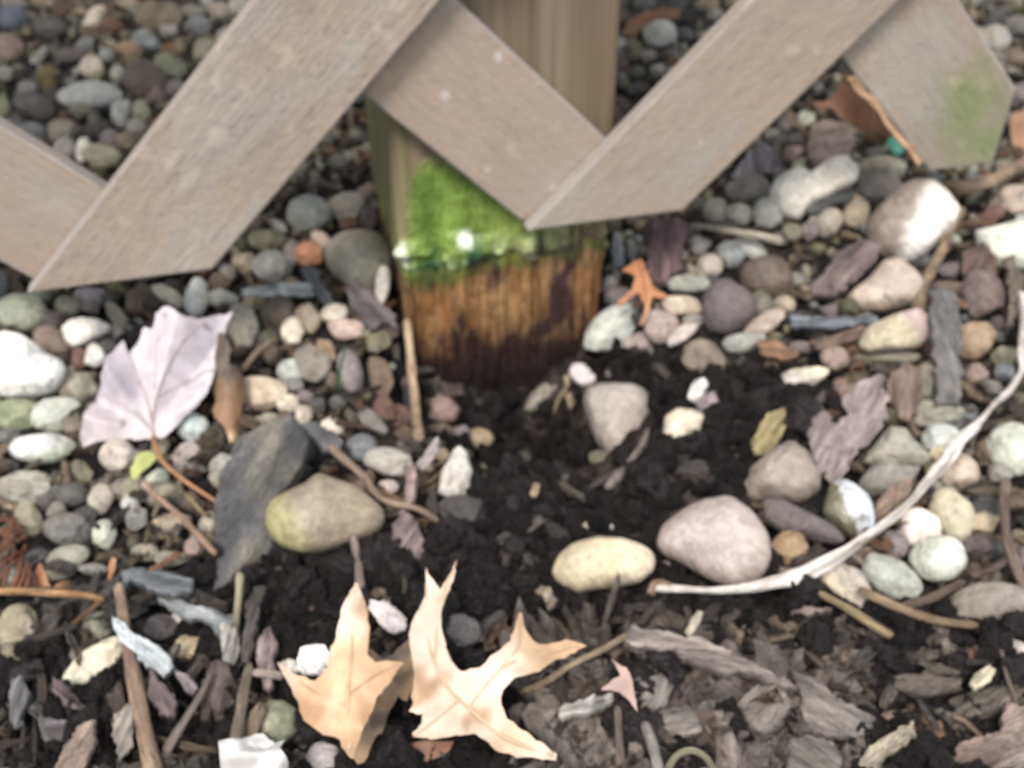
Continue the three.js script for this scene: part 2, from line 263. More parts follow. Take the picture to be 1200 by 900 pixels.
for (let k = -6; k <= 0; k++) slat(lattice, 0.0175 + 0.1885 * k, 1, slatMats[(k + 12) % 3]);
for (let k = -5; k <= 5; k++) slat(lattice, 0.0169 + 0.186 * k, -1, k === 1 ? greenSlat : k === 0 ? fleckedSlat : slatMats[(k + 14) % 3], k === 1 ? 'short slat end with a green algae patch' : undefined);
{ // the split edge of the short slat, fresh orange wood
  const g = new THREE.BoxGeometry(0.06, 0.0026, 0.0062, 60, 4, 4), p = g.attributes.position;
  for (let i = 0; i < p.count; i++) { const x = p.getX(i); p.setY(i, p.getY(i) * (1 + 0.4 * noise(x * 160, 3, 1)) + 0.0009 * noise(x * 90, 1, 2)); p.setZ(i, p.getZ(i) + 0.0005 * noise(x * 200, p.getY(i) * 500, 5)); }
  paint(g, (x, y, z) => { const k = 1 + 0.35 * noise(x * 60, y * 900, z * 900); return [0.45 * k, 0.29 * k, 0.175 * k]; }); g.computeVertexNormals();
  const o = mesh('split_edge', g, M.wood, lattice); o.position.set(0.2029 - 0.026 - 0.0006, Y0 + 0.026 - 0.0006, -TH - 0.0036); o.rotation.z = -Math.PI / 4; o.userData.label = 'pale orange split edge of the short slat';
}

// ---------------------------------------------------------------- the post: sound above, green with algae, rotten at the foot
const PX0 = -0.0327, PX1 = 0.0578, PZ = -0.0168, PD = 0.089, YB = 0.0265;    // YB: where the sound wood ends
const rotLine = (x) => YB + 0.0045 * smooth(-0.01, 0.03, x) + 0.0025 * noise(x * 90, 4, 2) + 0.0012 * noise(x * 300, 1, 2);
function sheet(name, parent, material, u0, u1, v0, v1, nu, nv, place, color) {
  const pos = new Float32Array((nu + 1) * (nv + 1) * 3), idx = [], col = new Float32Array(pos.length);
  for (let j = 0; j <= nv; j++) for (let i = 0; i <= nu; i++) { const u = mix(u0, u1, i / nu), v = mix(v0, v1, j / nv), o = (j * (nu + 1) + i) * 3, q = place(u, v), c = color(u, v); for (let k = 0; k < 3; k++) { pos[o + k] = q[k]; col[o + k] = Math.max(0, c[k]); } if (i && j) { const a = j * (nu + 1) + i; idx.push(a, a - 1, a - nu - 1, a - 1, a - nu - 2, a - nu - 1); } }
  const g = new THREE.BufferGeometry(), uv = new Float32Array((nu + 1) * (nv + 1) * 2); for (let i = 0; i < uv.length / 2; i++) { uv[2 * i] = pos[3 * i + 1] / 0.05; uv[2 * i + 1] = mix(u0, u1, (i % (nu + 1)) / nu) / 0.03; }
  g.setAttribute('uv', new THREE.BufferAttribute(uv, 2)); g.setAttribute('position', new THREE.BufferAttribute(pos, 3)); g.setAttribute('color', new THREE.BufferAttribute(col, 3)); g.setIndex(idx); g.computeVertexNormals();
  return mesh(name, g, material, parent);
}
const post = new THREE.Group(); post.name = 'wooden_post'; scene.add(post);
tag(post, 'square wooden post with green algae, rotted brown at its foot, behind the lattice', 'post');
// perimeter walk of the post: s from 0 at the back left, along the left side, round the front, to the back right
const SIDE = PD - 0.004, FRONT = PX1 - PX0 - 0.008, ARC = 0.004 * Math.PI / 2, PER = 2 * SIDE + FRONT + 2 * ARC;
function around(sv, inset) {
  const r = 0.004; let x, z, nx, nz;
  if (sv < SIDE) { x = PX0; z = PZ - PD + sv; nx = -1; nz = 0; }
  else if (sv < SIDE + ARC) { const a = (sv - SIDE) / r; nx = -Math.cos(a); nz = Math.sin(a); x = PX0 + r + r * nx; z = PZ - r + r * nz; }
  else if (sv < SIDE + ARC + FRONT) { x = PX0 + r + sv - SIDE - ARC; z = PZ; nx = 0; nz = 1; }
  else if (sv < SIDE + 2 * ARC + FRONT) { const a = (sv - SIDE - ARC - FRONT) / r; nx = Math.sin(a); nz = Math.cos(a); x = PX1 - r + r * nx; z = PZ - r + r * nz; }
  else { x = PX1; z = PZ - r - (sv - SIDE - 2 * ARC - FRONT); nx = 1; nz = 0; }
  return [x - nx * inset, z - nz * inset, x];
}
const grain = (s, y) => fbm(s * 330, y * 9, 2, 3), fine = (s, y) => noise(s * 1400, y * 30, 7);
const rowY = (t) => YB - 0.004 + (0.844 - YB) * Math.pow(t, 2.4);
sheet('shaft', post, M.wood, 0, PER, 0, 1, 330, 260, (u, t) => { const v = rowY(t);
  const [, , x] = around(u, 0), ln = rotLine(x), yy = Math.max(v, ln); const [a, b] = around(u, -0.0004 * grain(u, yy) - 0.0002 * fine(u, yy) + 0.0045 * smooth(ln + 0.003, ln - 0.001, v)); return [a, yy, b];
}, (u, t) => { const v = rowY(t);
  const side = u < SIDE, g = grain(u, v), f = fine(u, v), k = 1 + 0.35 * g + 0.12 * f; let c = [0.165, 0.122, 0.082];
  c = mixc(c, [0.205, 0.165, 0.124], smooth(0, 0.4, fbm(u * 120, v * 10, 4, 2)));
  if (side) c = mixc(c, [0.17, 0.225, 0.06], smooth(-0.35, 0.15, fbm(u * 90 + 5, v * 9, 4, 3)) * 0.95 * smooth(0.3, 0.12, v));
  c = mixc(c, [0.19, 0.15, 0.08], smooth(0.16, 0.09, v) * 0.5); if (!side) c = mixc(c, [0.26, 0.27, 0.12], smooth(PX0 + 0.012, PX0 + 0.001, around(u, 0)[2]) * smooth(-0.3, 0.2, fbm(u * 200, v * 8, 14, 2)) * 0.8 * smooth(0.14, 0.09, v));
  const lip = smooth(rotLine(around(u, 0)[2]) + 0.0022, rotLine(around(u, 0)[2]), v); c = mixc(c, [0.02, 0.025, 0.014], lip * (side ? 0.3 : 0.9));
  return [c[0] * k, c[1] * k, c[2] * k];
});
{ const g = new THREE.BoxGeometry(PX1 - PX0, 0.004, PD); paint(g, () => [0.2, 0.16, 0.12]); const o = mesh('post_top', g, M.wood, post); o.position.set((PX0 + PX1) / 2, 0.841, PZ - PD / 2); }
// the rotten foot: fibres eaten back behind the sound face
sheet('rotten_foot', post, M.wetWood, 0, PER, -0.1, YB + 0.007, 520, 260, (u, v) => {
  const [, , x] = around(u, 0), fib = fbm(u * 420, v * 26, 11, 3), split = Math.abs(noise(u * 260, v * 12, 5)), down = smooth(YB, -0.05, v);
  const ins = 0.0024 + 0.0012 * down + 0.0022 * fib - 0.0012 * (1 - split) + 0.003 * down * fbm(u * 60, v * 50, 3, 2) + 0.002 * smooth(0.14, 0, split) - 0.001 * smooth(YB - 0.012, YB, v);
  const [a, b] = around(u, ins); return [a, v, b];
}, (u, v) => {
  const fib = fbm(u * 420, v * 26, 11, 3), streak = 0.5 * fbm(u * 170, v * 10, 21, 3) + 0.6 * fbm(u * 130, v * 75, 22, 4), blot = 0.75 * fbm(u * 70, v * 40, 31, 4) + 0.4 * fbm(u * 330, v * 80, 37, 3), split = Math.abs(noise(u * 260, v * 12, 5)), h = (v - YB) / 0.066;
  let c = mixc([0.27, 0.13, 0.05], [0.37, 0.22, 0.105], smooth(-0.25, 0.35, streak));
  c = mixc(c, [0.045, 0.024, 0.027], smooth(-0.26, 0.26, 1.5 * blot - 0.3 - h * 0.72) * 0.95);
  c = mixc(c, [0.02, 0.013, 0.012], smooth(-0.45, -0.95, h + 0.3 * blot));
  c = mixc(c, [0.03, 0.02, 0.018], smooth(0.12, 0.02, split) * 0.45);
  c = mixc(c, [0.14, 0.2, 0.05], smooth(rotLine(around(u, 0)[2]) - 0.011 + 0.012 * streak, rotLine(around(u, 0)[2]) - 0.001, v) * 0.8);
  const k = 1.35 * (1 + 0.3 * fib); return [c[0] * k, c[1] * k, c[2] * k];
});
// the film of algae: two patches on the front face and the band along the broken edge, thinning out to bare wood
function algae(s0, s1, v0, v1, nu, nv, shape, tone) {
  const cover = (u, x, v) => shape(x, v) + 0.35 * fbm(u * 150, v * 55, 3, 3) + 0.2 * fine(u, v);
  const o = sheet('algae', post, M.moss, s0, s1, v0, v1, nu, nv, (u, v) => {
    const [, , x] = around(u, 0), th = smooth(0, 0.6, cover(u, x, v)), w = Math.max(v, rotLine(x) - 0.002), end = smooth(rotLine(x) + 0.004, rotLine(x) - 0.0015, v);
    const [a, b] = around(u, -(-0.0012 + th * 0.0016 + 0.0004 * grain(u, v) + th * 0.0005 * fbm(u * 240, v * 150, 3, 3) + th * smooth(0.055, 0.036, v) * (0.009 * Math.max(0, fbm(u * 75 + 2, v * 130, 13, 2) + 0.08)) - 0.0022 * end)); return [a, w, b];
  }, (u, v) => {
    const [, , x] = around(u, 0), q = cover(u, x, v), a = fbm(u * 110, v * 55, 9, 3), b = fbm(u * 420, v * 40, 5, 3), low = smooth(rotLine(x) + 0.016, rotLine(x), v);
    let c = mixc([0.09, 0.16, 0.025], [0.18, 0.27, 0.055], smooth(-0.3, 0.35, a)); c = mixc(c, [0.3, 0.36, 0.09], smooth(-0.01, 0.02, x) * 0.5); c = mixc(c, [0.42, 0.5, 0.27], low * smooth(-0.15, 0.3, a + b) * 0.85); c = mixc(c, [0.022, 0.075, 0.05], low * smooth(0.0, 0.28, -a) * tone);
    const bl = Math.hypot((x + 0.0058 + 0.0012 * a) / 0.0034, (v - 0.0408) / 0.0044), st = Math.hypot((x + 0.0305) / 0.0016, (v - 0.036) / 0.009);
    c = mixc(c, [0.74, 0.8, 0.68], Math.max(smooth(1.15, 0.35, bl + 0.5 * b), 0.7 * smooth(1.1, 0.3, st + 0.4 * b)));  // white glint of the wet film and a pale streak, painted into the colour
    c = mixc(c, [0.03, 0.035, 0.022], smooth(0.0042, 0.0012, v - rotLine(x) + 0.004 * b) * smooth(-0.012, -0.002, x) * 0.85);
    c = mixc([0.2, 0.16, 0.1], c, smooth(0.05, 1.0, q)); const k = 1.5 * (1 + 0.25 * b); return [c[0] * k, c[1] * k, c[2] * k];
  });
  o.userData.label = 'green algae on the front face'; return o;
}
const sx = (x) => SIDE + ARC + x - PX0 - 0.004;
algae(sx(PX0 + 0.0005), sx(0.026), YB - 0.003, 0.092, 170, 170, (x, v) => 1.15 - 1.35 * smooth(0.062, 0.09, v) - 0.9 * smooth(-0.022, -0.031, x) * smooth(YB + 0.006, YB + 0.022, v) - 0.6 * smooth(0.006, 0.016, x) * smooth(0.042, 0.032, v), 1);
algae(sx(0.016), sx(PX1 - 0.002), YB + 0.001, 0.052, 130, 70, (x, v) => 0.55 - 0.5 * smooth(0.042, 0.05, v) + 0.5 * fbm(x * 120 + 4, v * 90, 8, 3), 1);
{ // unseen deck added overhead to shade the gravel behind the lattice
  const g = []; for (let k = 0; k < 12; k++) { const b = new THREE.BoxGeometry(5, 0.028, 0.135); b.translate(0, 0.87, -0.17 - 0.141 * k); g.push(b); }
  const d = mergeGeometries(g); paint(d, () => [0.3, 0.26, 0.22]); mesh('added_deck_floor', d, M.wood).userData.kind = 'structure';
}
// ---------------------------------------------------------------- the stones, read off the photograph area by area
tile(0, 0, 4);                                                        // behind the lattice, upper left
s(425, 452, 130, 64, 8, 'pale', { ang: 0.05, mottle: 0.1, dirt: 0.1 }, 'large pale blue-grey oval pebble in the shaded gravel behind the lattice', 'stone');
s(300, 612, 78, 58, 20, 'tangrey', 'pale tan oblong pebble just below the large pale blue-grey oval one');
s(480, 745, 85, 65, -15, [0.5, 0.46, 0.32], { ang: 0.7 }, 'chipped cream-yellow pebble low in the V between two lattice slats');
s(395, 715, 38, 72, 0, 'white', { ang: 0.6 }, 'narrow white chip left of the chipped cream-yellow pebble');
s(680, 385, 105, 95, 0, [0.11, 0.085, 0.07], { ang: 0.3 }, 'rounded dark brown stone right of the pale blue-grey oval pebble');
s(800, 312, 78, 55, -35, [0.24, 0.27, 0.17], 'olive-green oval pebble close to the wide lattice slat at upper left');
s(600, 240, 62, 42, 0, [0.34, 0.22, 0.11], 'orange-tan pebble behind the lattice above the dark brown stone');
s(690, 200, 70, 55, -20, 'bluegrey'); s(570, 528, 44, 76, 0, [0.45, 0.46, 0.45], 'pale grey upright oval pebble beside the lattice slat');
s(662, 525, 40, 62, 0, [0.34, 0.35, 0.24], 'pale olive upright oval pebble beside the lattice slat'); s(640, 602, 46, 46, -40, 'lgrey'); s(592, 660, 52, 50, 0, 'tan');
s(430, 325, 52, 60, 0, 'cream', 'cream pinkish pebble touching the top of the pale blue-grey oval one'); s(552, 355, 36, 46, 0, 'palegreen'); s(230, 372, 52, 66, 0, 'mustard', { dull: 1, rough: 0.08, mottle: 0.4 }, 'mustard-yellow mossy pebble left of the pale blue-grey oval one');
s(330, 265, 92, 42, 15, 'mauve'); s(440, 92, 74, 36, 55, 'cream', 'slanting cream pebble near the top of the shaded gravel'); s(745, 75, 112, 86, 0, [0.26, 0.21, 0.14], { ang: 0.6 }, 'broad tan-brown stone at the top edge behind the wide slat');
s(930, 122, 62, 52, 0, 'bluegrey'); s(1042, 70, 72, 60, 0, 'tangrey'); s(960, 250, 56, 72, 0, 'greyolive', 'grey-olive upright pebble partly behind the wide slat'); s(790, 230, 28, 26, 0, 'rust', 'tiny orange pebble above the olive-green oval one'); s(800, 150, 46, 40, 0, 'lgrey');
s(60, 90, 62, 72, 0, [0.09, 0.115, 0.17], 'dark blue stone in the upper left corner'); s(45, 232, 66, 70, 0, 'pinkbrown', 'brown stone at the left edge under the dark blue one'); s(20, 350, 46, 42, 0, 'lgrey'); s(130, 420, 42, 42, 0, 'lgrey'); s(160, 500, 92, 60, -30, 'dgrey');
s(150, 622, 62, 52, 0, 'bluegrey'); s(308, 702, 52, 58, 0, 'lgrey'); s(730, 450, 46, 42, 30, 'pinkbrown'); s(332, 360, 72, 22, 50, 'lgrey'); s(180, 262, 62, 24, 60, 'lgrey'); s(400, 210, 46, 32, 20, 'bluegrey'); s(500, 262, 36, 36, 0, 'bluegrey');
s(520, 660, 46, 50, 0, 'mauve'); s(240, 130, 72, 52, 0, 'dgrey'); s(300, 50, 62, 42, 0, 'brown'); s(520, 130, 56, 42, 0, 'redbrown'); s(12, 500, 34, 72, 0, 'green', 'mossy green pebble cut by the left edge above the lattice corner'); s(1060, 170, 62, 40, 45, 'lgrey'); s(600, 20, 62, 32, 0, 'tan'); s(820, 420, 52, 42, 45, 'mauve');
s(380, 520, 60, 40, 0, 'greyolive'); s(905, 60, 50, 40, 0, 'grey'); s(70, 20, 60, 40, 0, 'grey'); s(420, 160, 50, 40, 0, 'brown'); s(1120, 30, 50, 40, 20, 'lgrey'); s(250, 470, 50, 60, 0, 'dmauve'); s(460, 610, 60, 50, 0, 'dgrey');

tile(0, 300, 5);                                                      // round the maple leaf
s(115, 340, 135, 118, 0, [0.42, 0.46, 0.33], { ang: 0.15, dirt: 0.1, lift: 0.6 }, 'pale green rounded stone under the lattice corner at the left edge');
s(70, 120, 85, 60, 0, 'brown', 'dark olive-brown pebble tucked under the left lattice corner');
s(0, 0, 0, 0, 0, [0.92, 0.9, 0.86], { poly: [-90, 520, 10, 450, 110, 455, 190, 500, 250, 560, 330, 590, 372, 660, 330, 760, 260, 820, 100, 835, -60, 800, -130, 660], ang: 0.5, rough: 0.09, dull: 1, dirt: 0.1, lift: 0.75, mottle: 0.12, fix: 1 }, 'big rough white stone at the left edge', 'stone');
s(400, 295, 72, 62, 0, 'greyolive', { dull: 1, rough: 0.09 }, 'knobbly grey-green pebble below the bottom end of the wide slat');
s(0, 0, 0, 0, 0, [0.85, 0.84, 0.8], { poly: [375, 430, 410, 385, 480, 360, 560, 365, 640, 405, 600, 460, 520, 510, 440, 550, 400, 500], ang: 0.3, dirt: 0.05, fix: 1, lift: 0.8 }, 'smooth white wedge-shaped pebble up and left of the maple leaf', 'pebble');
s(310, 495, 105, 72, -25, 'pinkbrown', { ang: 0.1 }, 'pinkish brown oval pebble right of the big rough white stone');
s(0, 0, 0, 0, 0, 'white', { poly: [510, 530, 550, 510, 590, 540, 630, 590, 600, 640, 560, 660, 500, 640], ang: 0.5, crisp: 1, lift: 0.8 }, 'small white triangular chip at the left tip of the maple leaf', 'pebble');
s(640, 540, 78, 62, 0, 'dgrey'); s(460, 602, 46, 70, 0, 'redbrown', 'red-brown pebble between the white stones left of the maple leaf'); s(560, 240, 112, 56, 0, [0.26, 0.22, 0.25], 'flat mauve stone against the bottom end of the wide slat'); s(820, 262, 95, 95, 0, 'brown', { ang: 0.6, dull: 1, rough: 0.1 }, 'rough brown lump with a yellow stain under the wide slat');
s(700, 372, 112, 46, -50, 'greyolive', { ang: 0.15 }, 'long grey-olive pebble slanting down to the maple leaf'); s(985, 232, 112, 44, -32, [0.5, 0.47, 0.36], { up: 0.002 }, 'flat pale slab-like pebble slanting above the maple leaf'); s(1050, 190, 92, 36, -22, 'dgrey');
s(1150, 250, 62, 116, -4, [0.68, 0.69, 0.66], { ang: 0.1, dirt: 0.1, lift: 0.8 }, 'bright white upright oval pebble above the maple leaf'); s(400, 742, 62, 95, 0, 'tan', { ang: 0.6 }); s(490, 772, 82, 86, 0, 'greyolive'); s(682, 440, 42, 46, 0, 'lgrey'); s(310, 372, 62, 52, 0, 'dmauve'); s(540, 300, 60, 40, 0, 'mauve'); s(640, 250, 60, 40, 0, 'dgrey');

tile(0, 460, 5);                                                      // below it
s(95, 130, 152, 92, 15, 'green', { ang: 0.4, dull: 1, dirt: 0.3, mottle: 0.4 }, 'moss-green stone at the left edge under the big white one');
s(330, 130, 138, 100, 10, [0.5, 0.55, 0.48], { ang: 0.15, dirt: 0.05, lift: 0.7 }, 'smooth pale green pebble just left of the maple leaf'); s(245, 325, 172, 92, 5, [0.58, 0.6, 0.58], { ang: 0.1, dirt: 0.12, patch: ['palegreen', 0.6, -0.8, 0.3, 0.3], lift: 0.7 }, 'smooth pale white stone with a green underside below the pale green pebble');
s(688, 368, 92, 96, 0, [0.5, 0.45, 0.38], { ang: 0.05, lift: 0.7 }, 'round cream-pink pebble under the lower edge of the maple leaf'); s(925, 502, 78, 60, 0, 'palegreen', { lift: 0.7 }, 'small white-green pebble right of the yellow-green leaf scrap');
s(1130, 205, 95, 82, 0, [0.42, 0.5, 0.48], { ang: 0.15, lift: 0.8 }, 'pale blue-green pebble at the right edge of the maple leaf'); s(150, 562, 172, 95, 5, [0.33, 0.32, 0.27], { ang: 0.6, dull: 1, rough: 0.12 }, 'rough grey-tan slab of stone at the left edge');
s(460, 470, 82, 72, -30, 'olive'); s(590, 622, 72, 96, 0, 'tangrey', { ang: 0.4 }); s(610, 832, 62, 82, 0, 'palegreen', 'pale green oval pebble above the pale stalk at lower left'); s(175, 742, 118, 70, -65, 'olive', { ang: 0.15 }, 'olive egg-shaped pebble above the rusty frond');
s(400, 802, 132, 90, 0, 'grey'); s(420, 602, 92, 72, 0, 'dgrey'); s(760, 662, 52, 62, 0, 'lgrey'); s(1090, 382, 78, 100, -20, [0.4, 0.34, 0.31], { ang: 0.7, rough: 0.1 }, 'rough pinkish grey stone right of the maple leaf stalk'); s(1010, 762, 112, 58, 15, 'tan', { ang: 0.6 }); s(702, 560, 62, 72, 0, 'grey'); s(800, 742, 62, 70, 0, 'grey'); s(330, 700, 52, 62, 0, 'grey'); s(60, 430, 60, 40, 0, 'dgrey'); s(500, 720, 60, 60, 0, 'dgrey'); s(280, 640, 60, 60, 0, 'dmauve'); s(870, 600, 50, 70, 0, 'dmauve'); s(1100, 640, 60, 60, 0, 'brown');

tile(0, 620, 5);
s(95, 640, 195, 118, 95, [0.24, 0.22, 0.13], { ang: 0.15, patch: ['tangrey', -0.2, -1, 0.45, 0.3], lift: 0.7 }, 'big smooth olive stone at the left edge near the bottom', 'stone');
s(570, 572, 92, 88, 0, 'greyolive', 'grey-olive round stone above the pale cream stone'); s(545, 800, 200, 92, 50, [0.55, 0.5, 0.36], { ang: 0.25, lift: 0.8, dirt: 0.1 }, 'pale cream oblong stone left of the long brown twig at lower left', 'stone');
s(1115, 690, 98, 80, 35, [0.4, 0.32, 0.17], { ang: 0.5, lift: 0.8 }, 'tan yellowish angular pebble right of the bluish white flake'); s(250, 790, 56, 62, 0, 'grey'); s(400, 172, 112, 76, 20, 'greyolive'); s(225, 175, 72, 62, 0, 'dgrey'); s(362, 232, 82, 62, 0, 'dgrey'); s(540, 232, 86, 36, 0, 'grey'); s(860, 142, 92, 56, 0, 'greyolive');
s(1000, 182, 92, 52, 0, 'greyolive'); s(945, 575, 92, 72, 0, 'dmauve', { dull: 1 }); s(1052, 522, 46, 40, 0, 'lgrey', 'small grey pebble sunk in soil above the tan yellowish one'); s(1130, 112, 56, 52, 0, 'pinkbrown'); s(430, 760, 70, 60, 0, 'mauve'); s(640, 430, 60, 40, 0, 'grey');

tile(230, 220, 5);                                                    // left of the post
s(662, 160, 122, 108, 0, [0.25, 0.28, 0.26], { ang: 0.5 }, 'blue-grey angular stone between the wide slat and the post'); s(885, 110, 112, 84, 0, [0.36, 0.34, 0.29], { ang: 0.5 }, 'light grey-tan stone against the left side of the post');
s(0, 0, 0, 0, 0, [0.33, 0.3, 0.21], { poly: [770, 370, 800, 310, 870, 265, 960, 250, 1060, 270, 1130, 330, 1150, 430, 1140, 540, 1080, 620, 1000, 640, 900, 600, 820, 520, 780, 450], ang: 0.12, dirt: 0.15, lift: 0.6 }, 'large smooth tan-olive stone beside the left face of the post', 'stone');
s(1092, 572, 108, 44, 87, [0.62, 0.6, 0.57], { up: 0.01, ang: 0.5 }, 'small upright white chip leaning on the large tan-olive stone'); s(668, 388, 88, 74, 0, 'brick', { ang: 0.6, dull: 1 }, 'orange brick-coloured fragment left of the large tan-olive stone'); s(560, 392, 52, 92, 0, 'mauve'); s(732, 302, 68, 46, -25, 'peach', 'pinkish cream pebble on top of the orange brick-coloured fragment');
s(440, 472, 112, 108, 0, [0.2, 0.22, 0.22], { ang: 0.4 }, 'slate grey stone under the right edge of the wide slat'); s(420, 312, 102, 74, 0, 'olive'); s(152, 652, 92, 54, 0, [0.48, 0.51, 0.46], 'flat pale green-white pebble below the wide slat'); s(350, 672, 72, 40, 0, 'yellow'); s(272, 812, 92, 132, 12, [0.26, 0.25, 0.19], { band: 'lgrey', ang: 0.3 }, 'striped grey-olive upright stone right of the maple leaf');
s(480, 742, 102, 112, 0, 'brown', { ang: 0.6 }); s(560, 842, 62, 82, 0, 'cream', { ang: 0.6, lift: 0.9 }); s(655, 762, 74, 92, 0, 'tan', { ang: 0.5 }); s(812, 742, 82, 60, 20, 'cream', { ang: 0.5 }); s(880, 832, 112, 62, 0, [0.45, 0.31, 0.25], { ang: 0.4 }, 'pink-peach stone left of the dark grey bark chips'); s(480, 222, 64, 32, -30, 'lgrey');
s(282, 440, 72, 72, 0, 'tan'); s(130, 552, 62, 52, 0, 'brown'); s(1130, 832, 62, 62, 0, 'pinkbrown'); s(1000, 30, 60, 70, 0, 'pinkbrown'); s(1010, 180, 60, 70, 0, 'dmauve'); s(900, 210, 60, 40, 0, 'redbrown');

tile(220, 380, 5);
s(430, 400, 138, 102, 0, [0.5, 0.38, 0.25], { ang: 0.15, dirt: 0.1, lift: 0.7 }, 'smooth peach pebble right of the curled orange-brown leaf', 'pebble'); s(605, 275, 78, 72, 0, [0.45, 0.49, 0.43], { lift: 0.7, ang: 0.4 }, 'small pale green pebble above the smooth peach one'); s(722, 235, 112, 122, 0, [0.2, 0.175, 0.14], 'brownish grey rounded stone right of the small pale green pebble');
s(610, 362, 62, 52, 0, 'grey'); s(592, 472, 74, 62, -30, 'cream'); s(682, 532, 52, 62, 0, 'tangrey'); s(812, 152, 78, 46, -55, [0.36, 0.22, 0.11], 'orange-tan oval pebble left of the green grass blade'); s(950, 285, 142, 72, -82, 'mauve', { ang: 0.4 }, 'dark mauve upright stone right of the green grass blade'); s(1130, 315, 132, 70, -75, [0.24, 0.16, 0.1], 'brown upright stone left of the pale straw');
s(1072, 562, 118, 55, -38, [0.22, 0.22, 0.2], { lift: 0.8 }, 'oblong grey pebble in the dark hollow left of the pale straw'); s(1020, 725, 92, 82, 0, [0.15, 0.165, 0.19], 'slate-blue stone below the oblong grey pebble'); s(850, 595, 72, 46, -20, 'cream', { lift: 0.9 }, 'small cream-pink oval pebble on the end of the forked twig'); s(1090, 102, 92, 92, 0, 'olive'); s(210, 832, 82, 72, 0, 'lgrey'); s(1152, 502, 62, 92, 0, 'redbrown');
s(842, 342, 62, 32, 88, 'brown'); s(690, 422, 52, 42, 0, 'mauve'); s(502, 192, 64, 62, 0, 'brown'); s(880, 460, 50, 50, 0, 'dgrey'); s(760, 480, 50, 60, 0, 'dgrey'); s(480, 560, 60, 40, 0, 'tangrey'); s(560, 560, 40, 60, 0, 'brown');

tile(220, 540, 5);
s(0, 0, 0, 0, 0, [0.27, 0.225, 0.145], { poly: [480, 330, 510, 240, 580, 190, 690, 140, 750, 90, 850, 110, 960, 140, 1060, 220, 1140, 290, 1130, 370, 1060, 430, 940, 480, 840, 515, 760, 535, 680, 540, 580, 500, 510, 440], ang: 0.15, patch: [[0.3, 0.28, 0.15], -0.9, -0.4, 0.6, 0.3], lift: 0.6, up: 0.004, dirt: 0.2 }, 'large olive-tan stone with a yellow lichen patch at left centre', 'stone');
s(210, 110, 84, 62, 0, 'greyolive', 'grey-green pebble left of the weathered grey wood chunk'); s(120, 372, 52, 72, 0, 'cream', 'cream pebble between the twigs and the weathered grey wood chunk'); s(40, 500, 50, 60, 0, 'grey');

tile(400, 440, 5);                                                    // foot of the post
s(0, 0, 0, 0, 0, [0.27, 0.17, 0.145], { poly: [495, 200, 520, 140, 580, 110, 650, 140, 705, 200, 660, 270, 570, 275, 500, 250], ang: 0.5, lift: 0.9 }, 'pinkish brown angular stone at the left foot of the post', 'stone');
s(578, 312, 78, 42, 0, [0.19, 0.13, 0.08], 'flat brown pebble right under the pinkish brown angular stone'); s(802, 372, 80, 64, 0, [0.3, 0.23, 0.12], { ang: 0.1 }, 'tan rounded pebble in the hollow at the foot of the post'); s(690, 336, 62, 42, 20, 'mauve', 'small mauve-grey pebble left of the tan rounded one'); s(280, 505, 148, 82, -5, [0.38, 0.37, 0.33], { ang: 0.4, lift: 0.9 }, 'light grey stone with brown streaks left of the white pointed stone');
s(0, 0, 0, 0, 0, [0.5, 0.49, 0.46], { poly: [650, 440, 690, 410, 735, 440, 765, 560, 795, 665, 690, 740, 570, 690, 585, 570], ang: 0.6, dull: 1, crisp: 1, lift: 1.1 }, 'pale grey pointed triangular stone in front of the post', 'stone');
s(730, 800, 150, 105, 0, [0.07, 0.062, 0.065], { ang: 0.5, dull: 1, rough: 0.1, dirt: 0 }, 'dark dirt-caked stone below the pale grey pointed one'); s(272, 652, 62, 42, 0, 'pink'); s(370, 342, 62, 42, 0, 'brown'); s(335, 240, 80, 70, 0, 'redbrown');

tile(600, 400, 5);                                                    // on the black soil
s(0, 0, 0, 0, 0, [0.37, 0.32, 0.28], { poly: [420, 340, 450, 275, 520, 250, 620, 248, 720, 252, 785, 290, 815, 350, 800, 450, 750, 560, 690, 650, 620, 685, 545, 655, 490, 570, 455, 460], ang: 0.22, dirt: 0.12, lift: 0.8, fix: 1, mottle: 0.15 }, 'heart-shaped pinkish grey stone standing on the soil in front of the post', 'stone');
s(420, 195, 90, 64, -30, [0.66, 0.58, 0.58], { ang: 0, dirt: 0, mottle: 0.05, lift: 1, fix: 1 }, 'small white egg-shaped pebble at the right foot of the post', 'pebble'); s(190, 305, 155, 60, 40, [0.2, 0.185, 0.14], { ang: 0.2, lift: 0.8 }, 'long grey-olive pebble left of the white egg-shaped one', 'stone'); s(348, 345, 42, 66, 0, [0.25, 0.18, 0.1], 'small tan-brown pebble beside the heart-shaped stone');
s(0, 0, 0, 0, 0, [0.56, 0.48, 0.35], { poly: [885, 550, 905, 440, 980, 390, 1060, 405, 1125, 440, 1085, 540, 985, 608, 900, 595], ang: 0.3, lift: 0.9, dirt: 0.1, fix: 1 }, 'cream rounded pebble lying right of the heart-shaped stone', 'pebble'); s(1085, 290, 78, 46, 55, 'white', { ang: 0.7, up: 0.003, dirt: 0 }, 'white glinting crystal chip above the cream rounded pebble'); s(1165, 370, 74, 82, 0, [0.3, 0.24, 0.26], { ang: 0.7 }, 'mauve broken stone right of the white crystal chip');
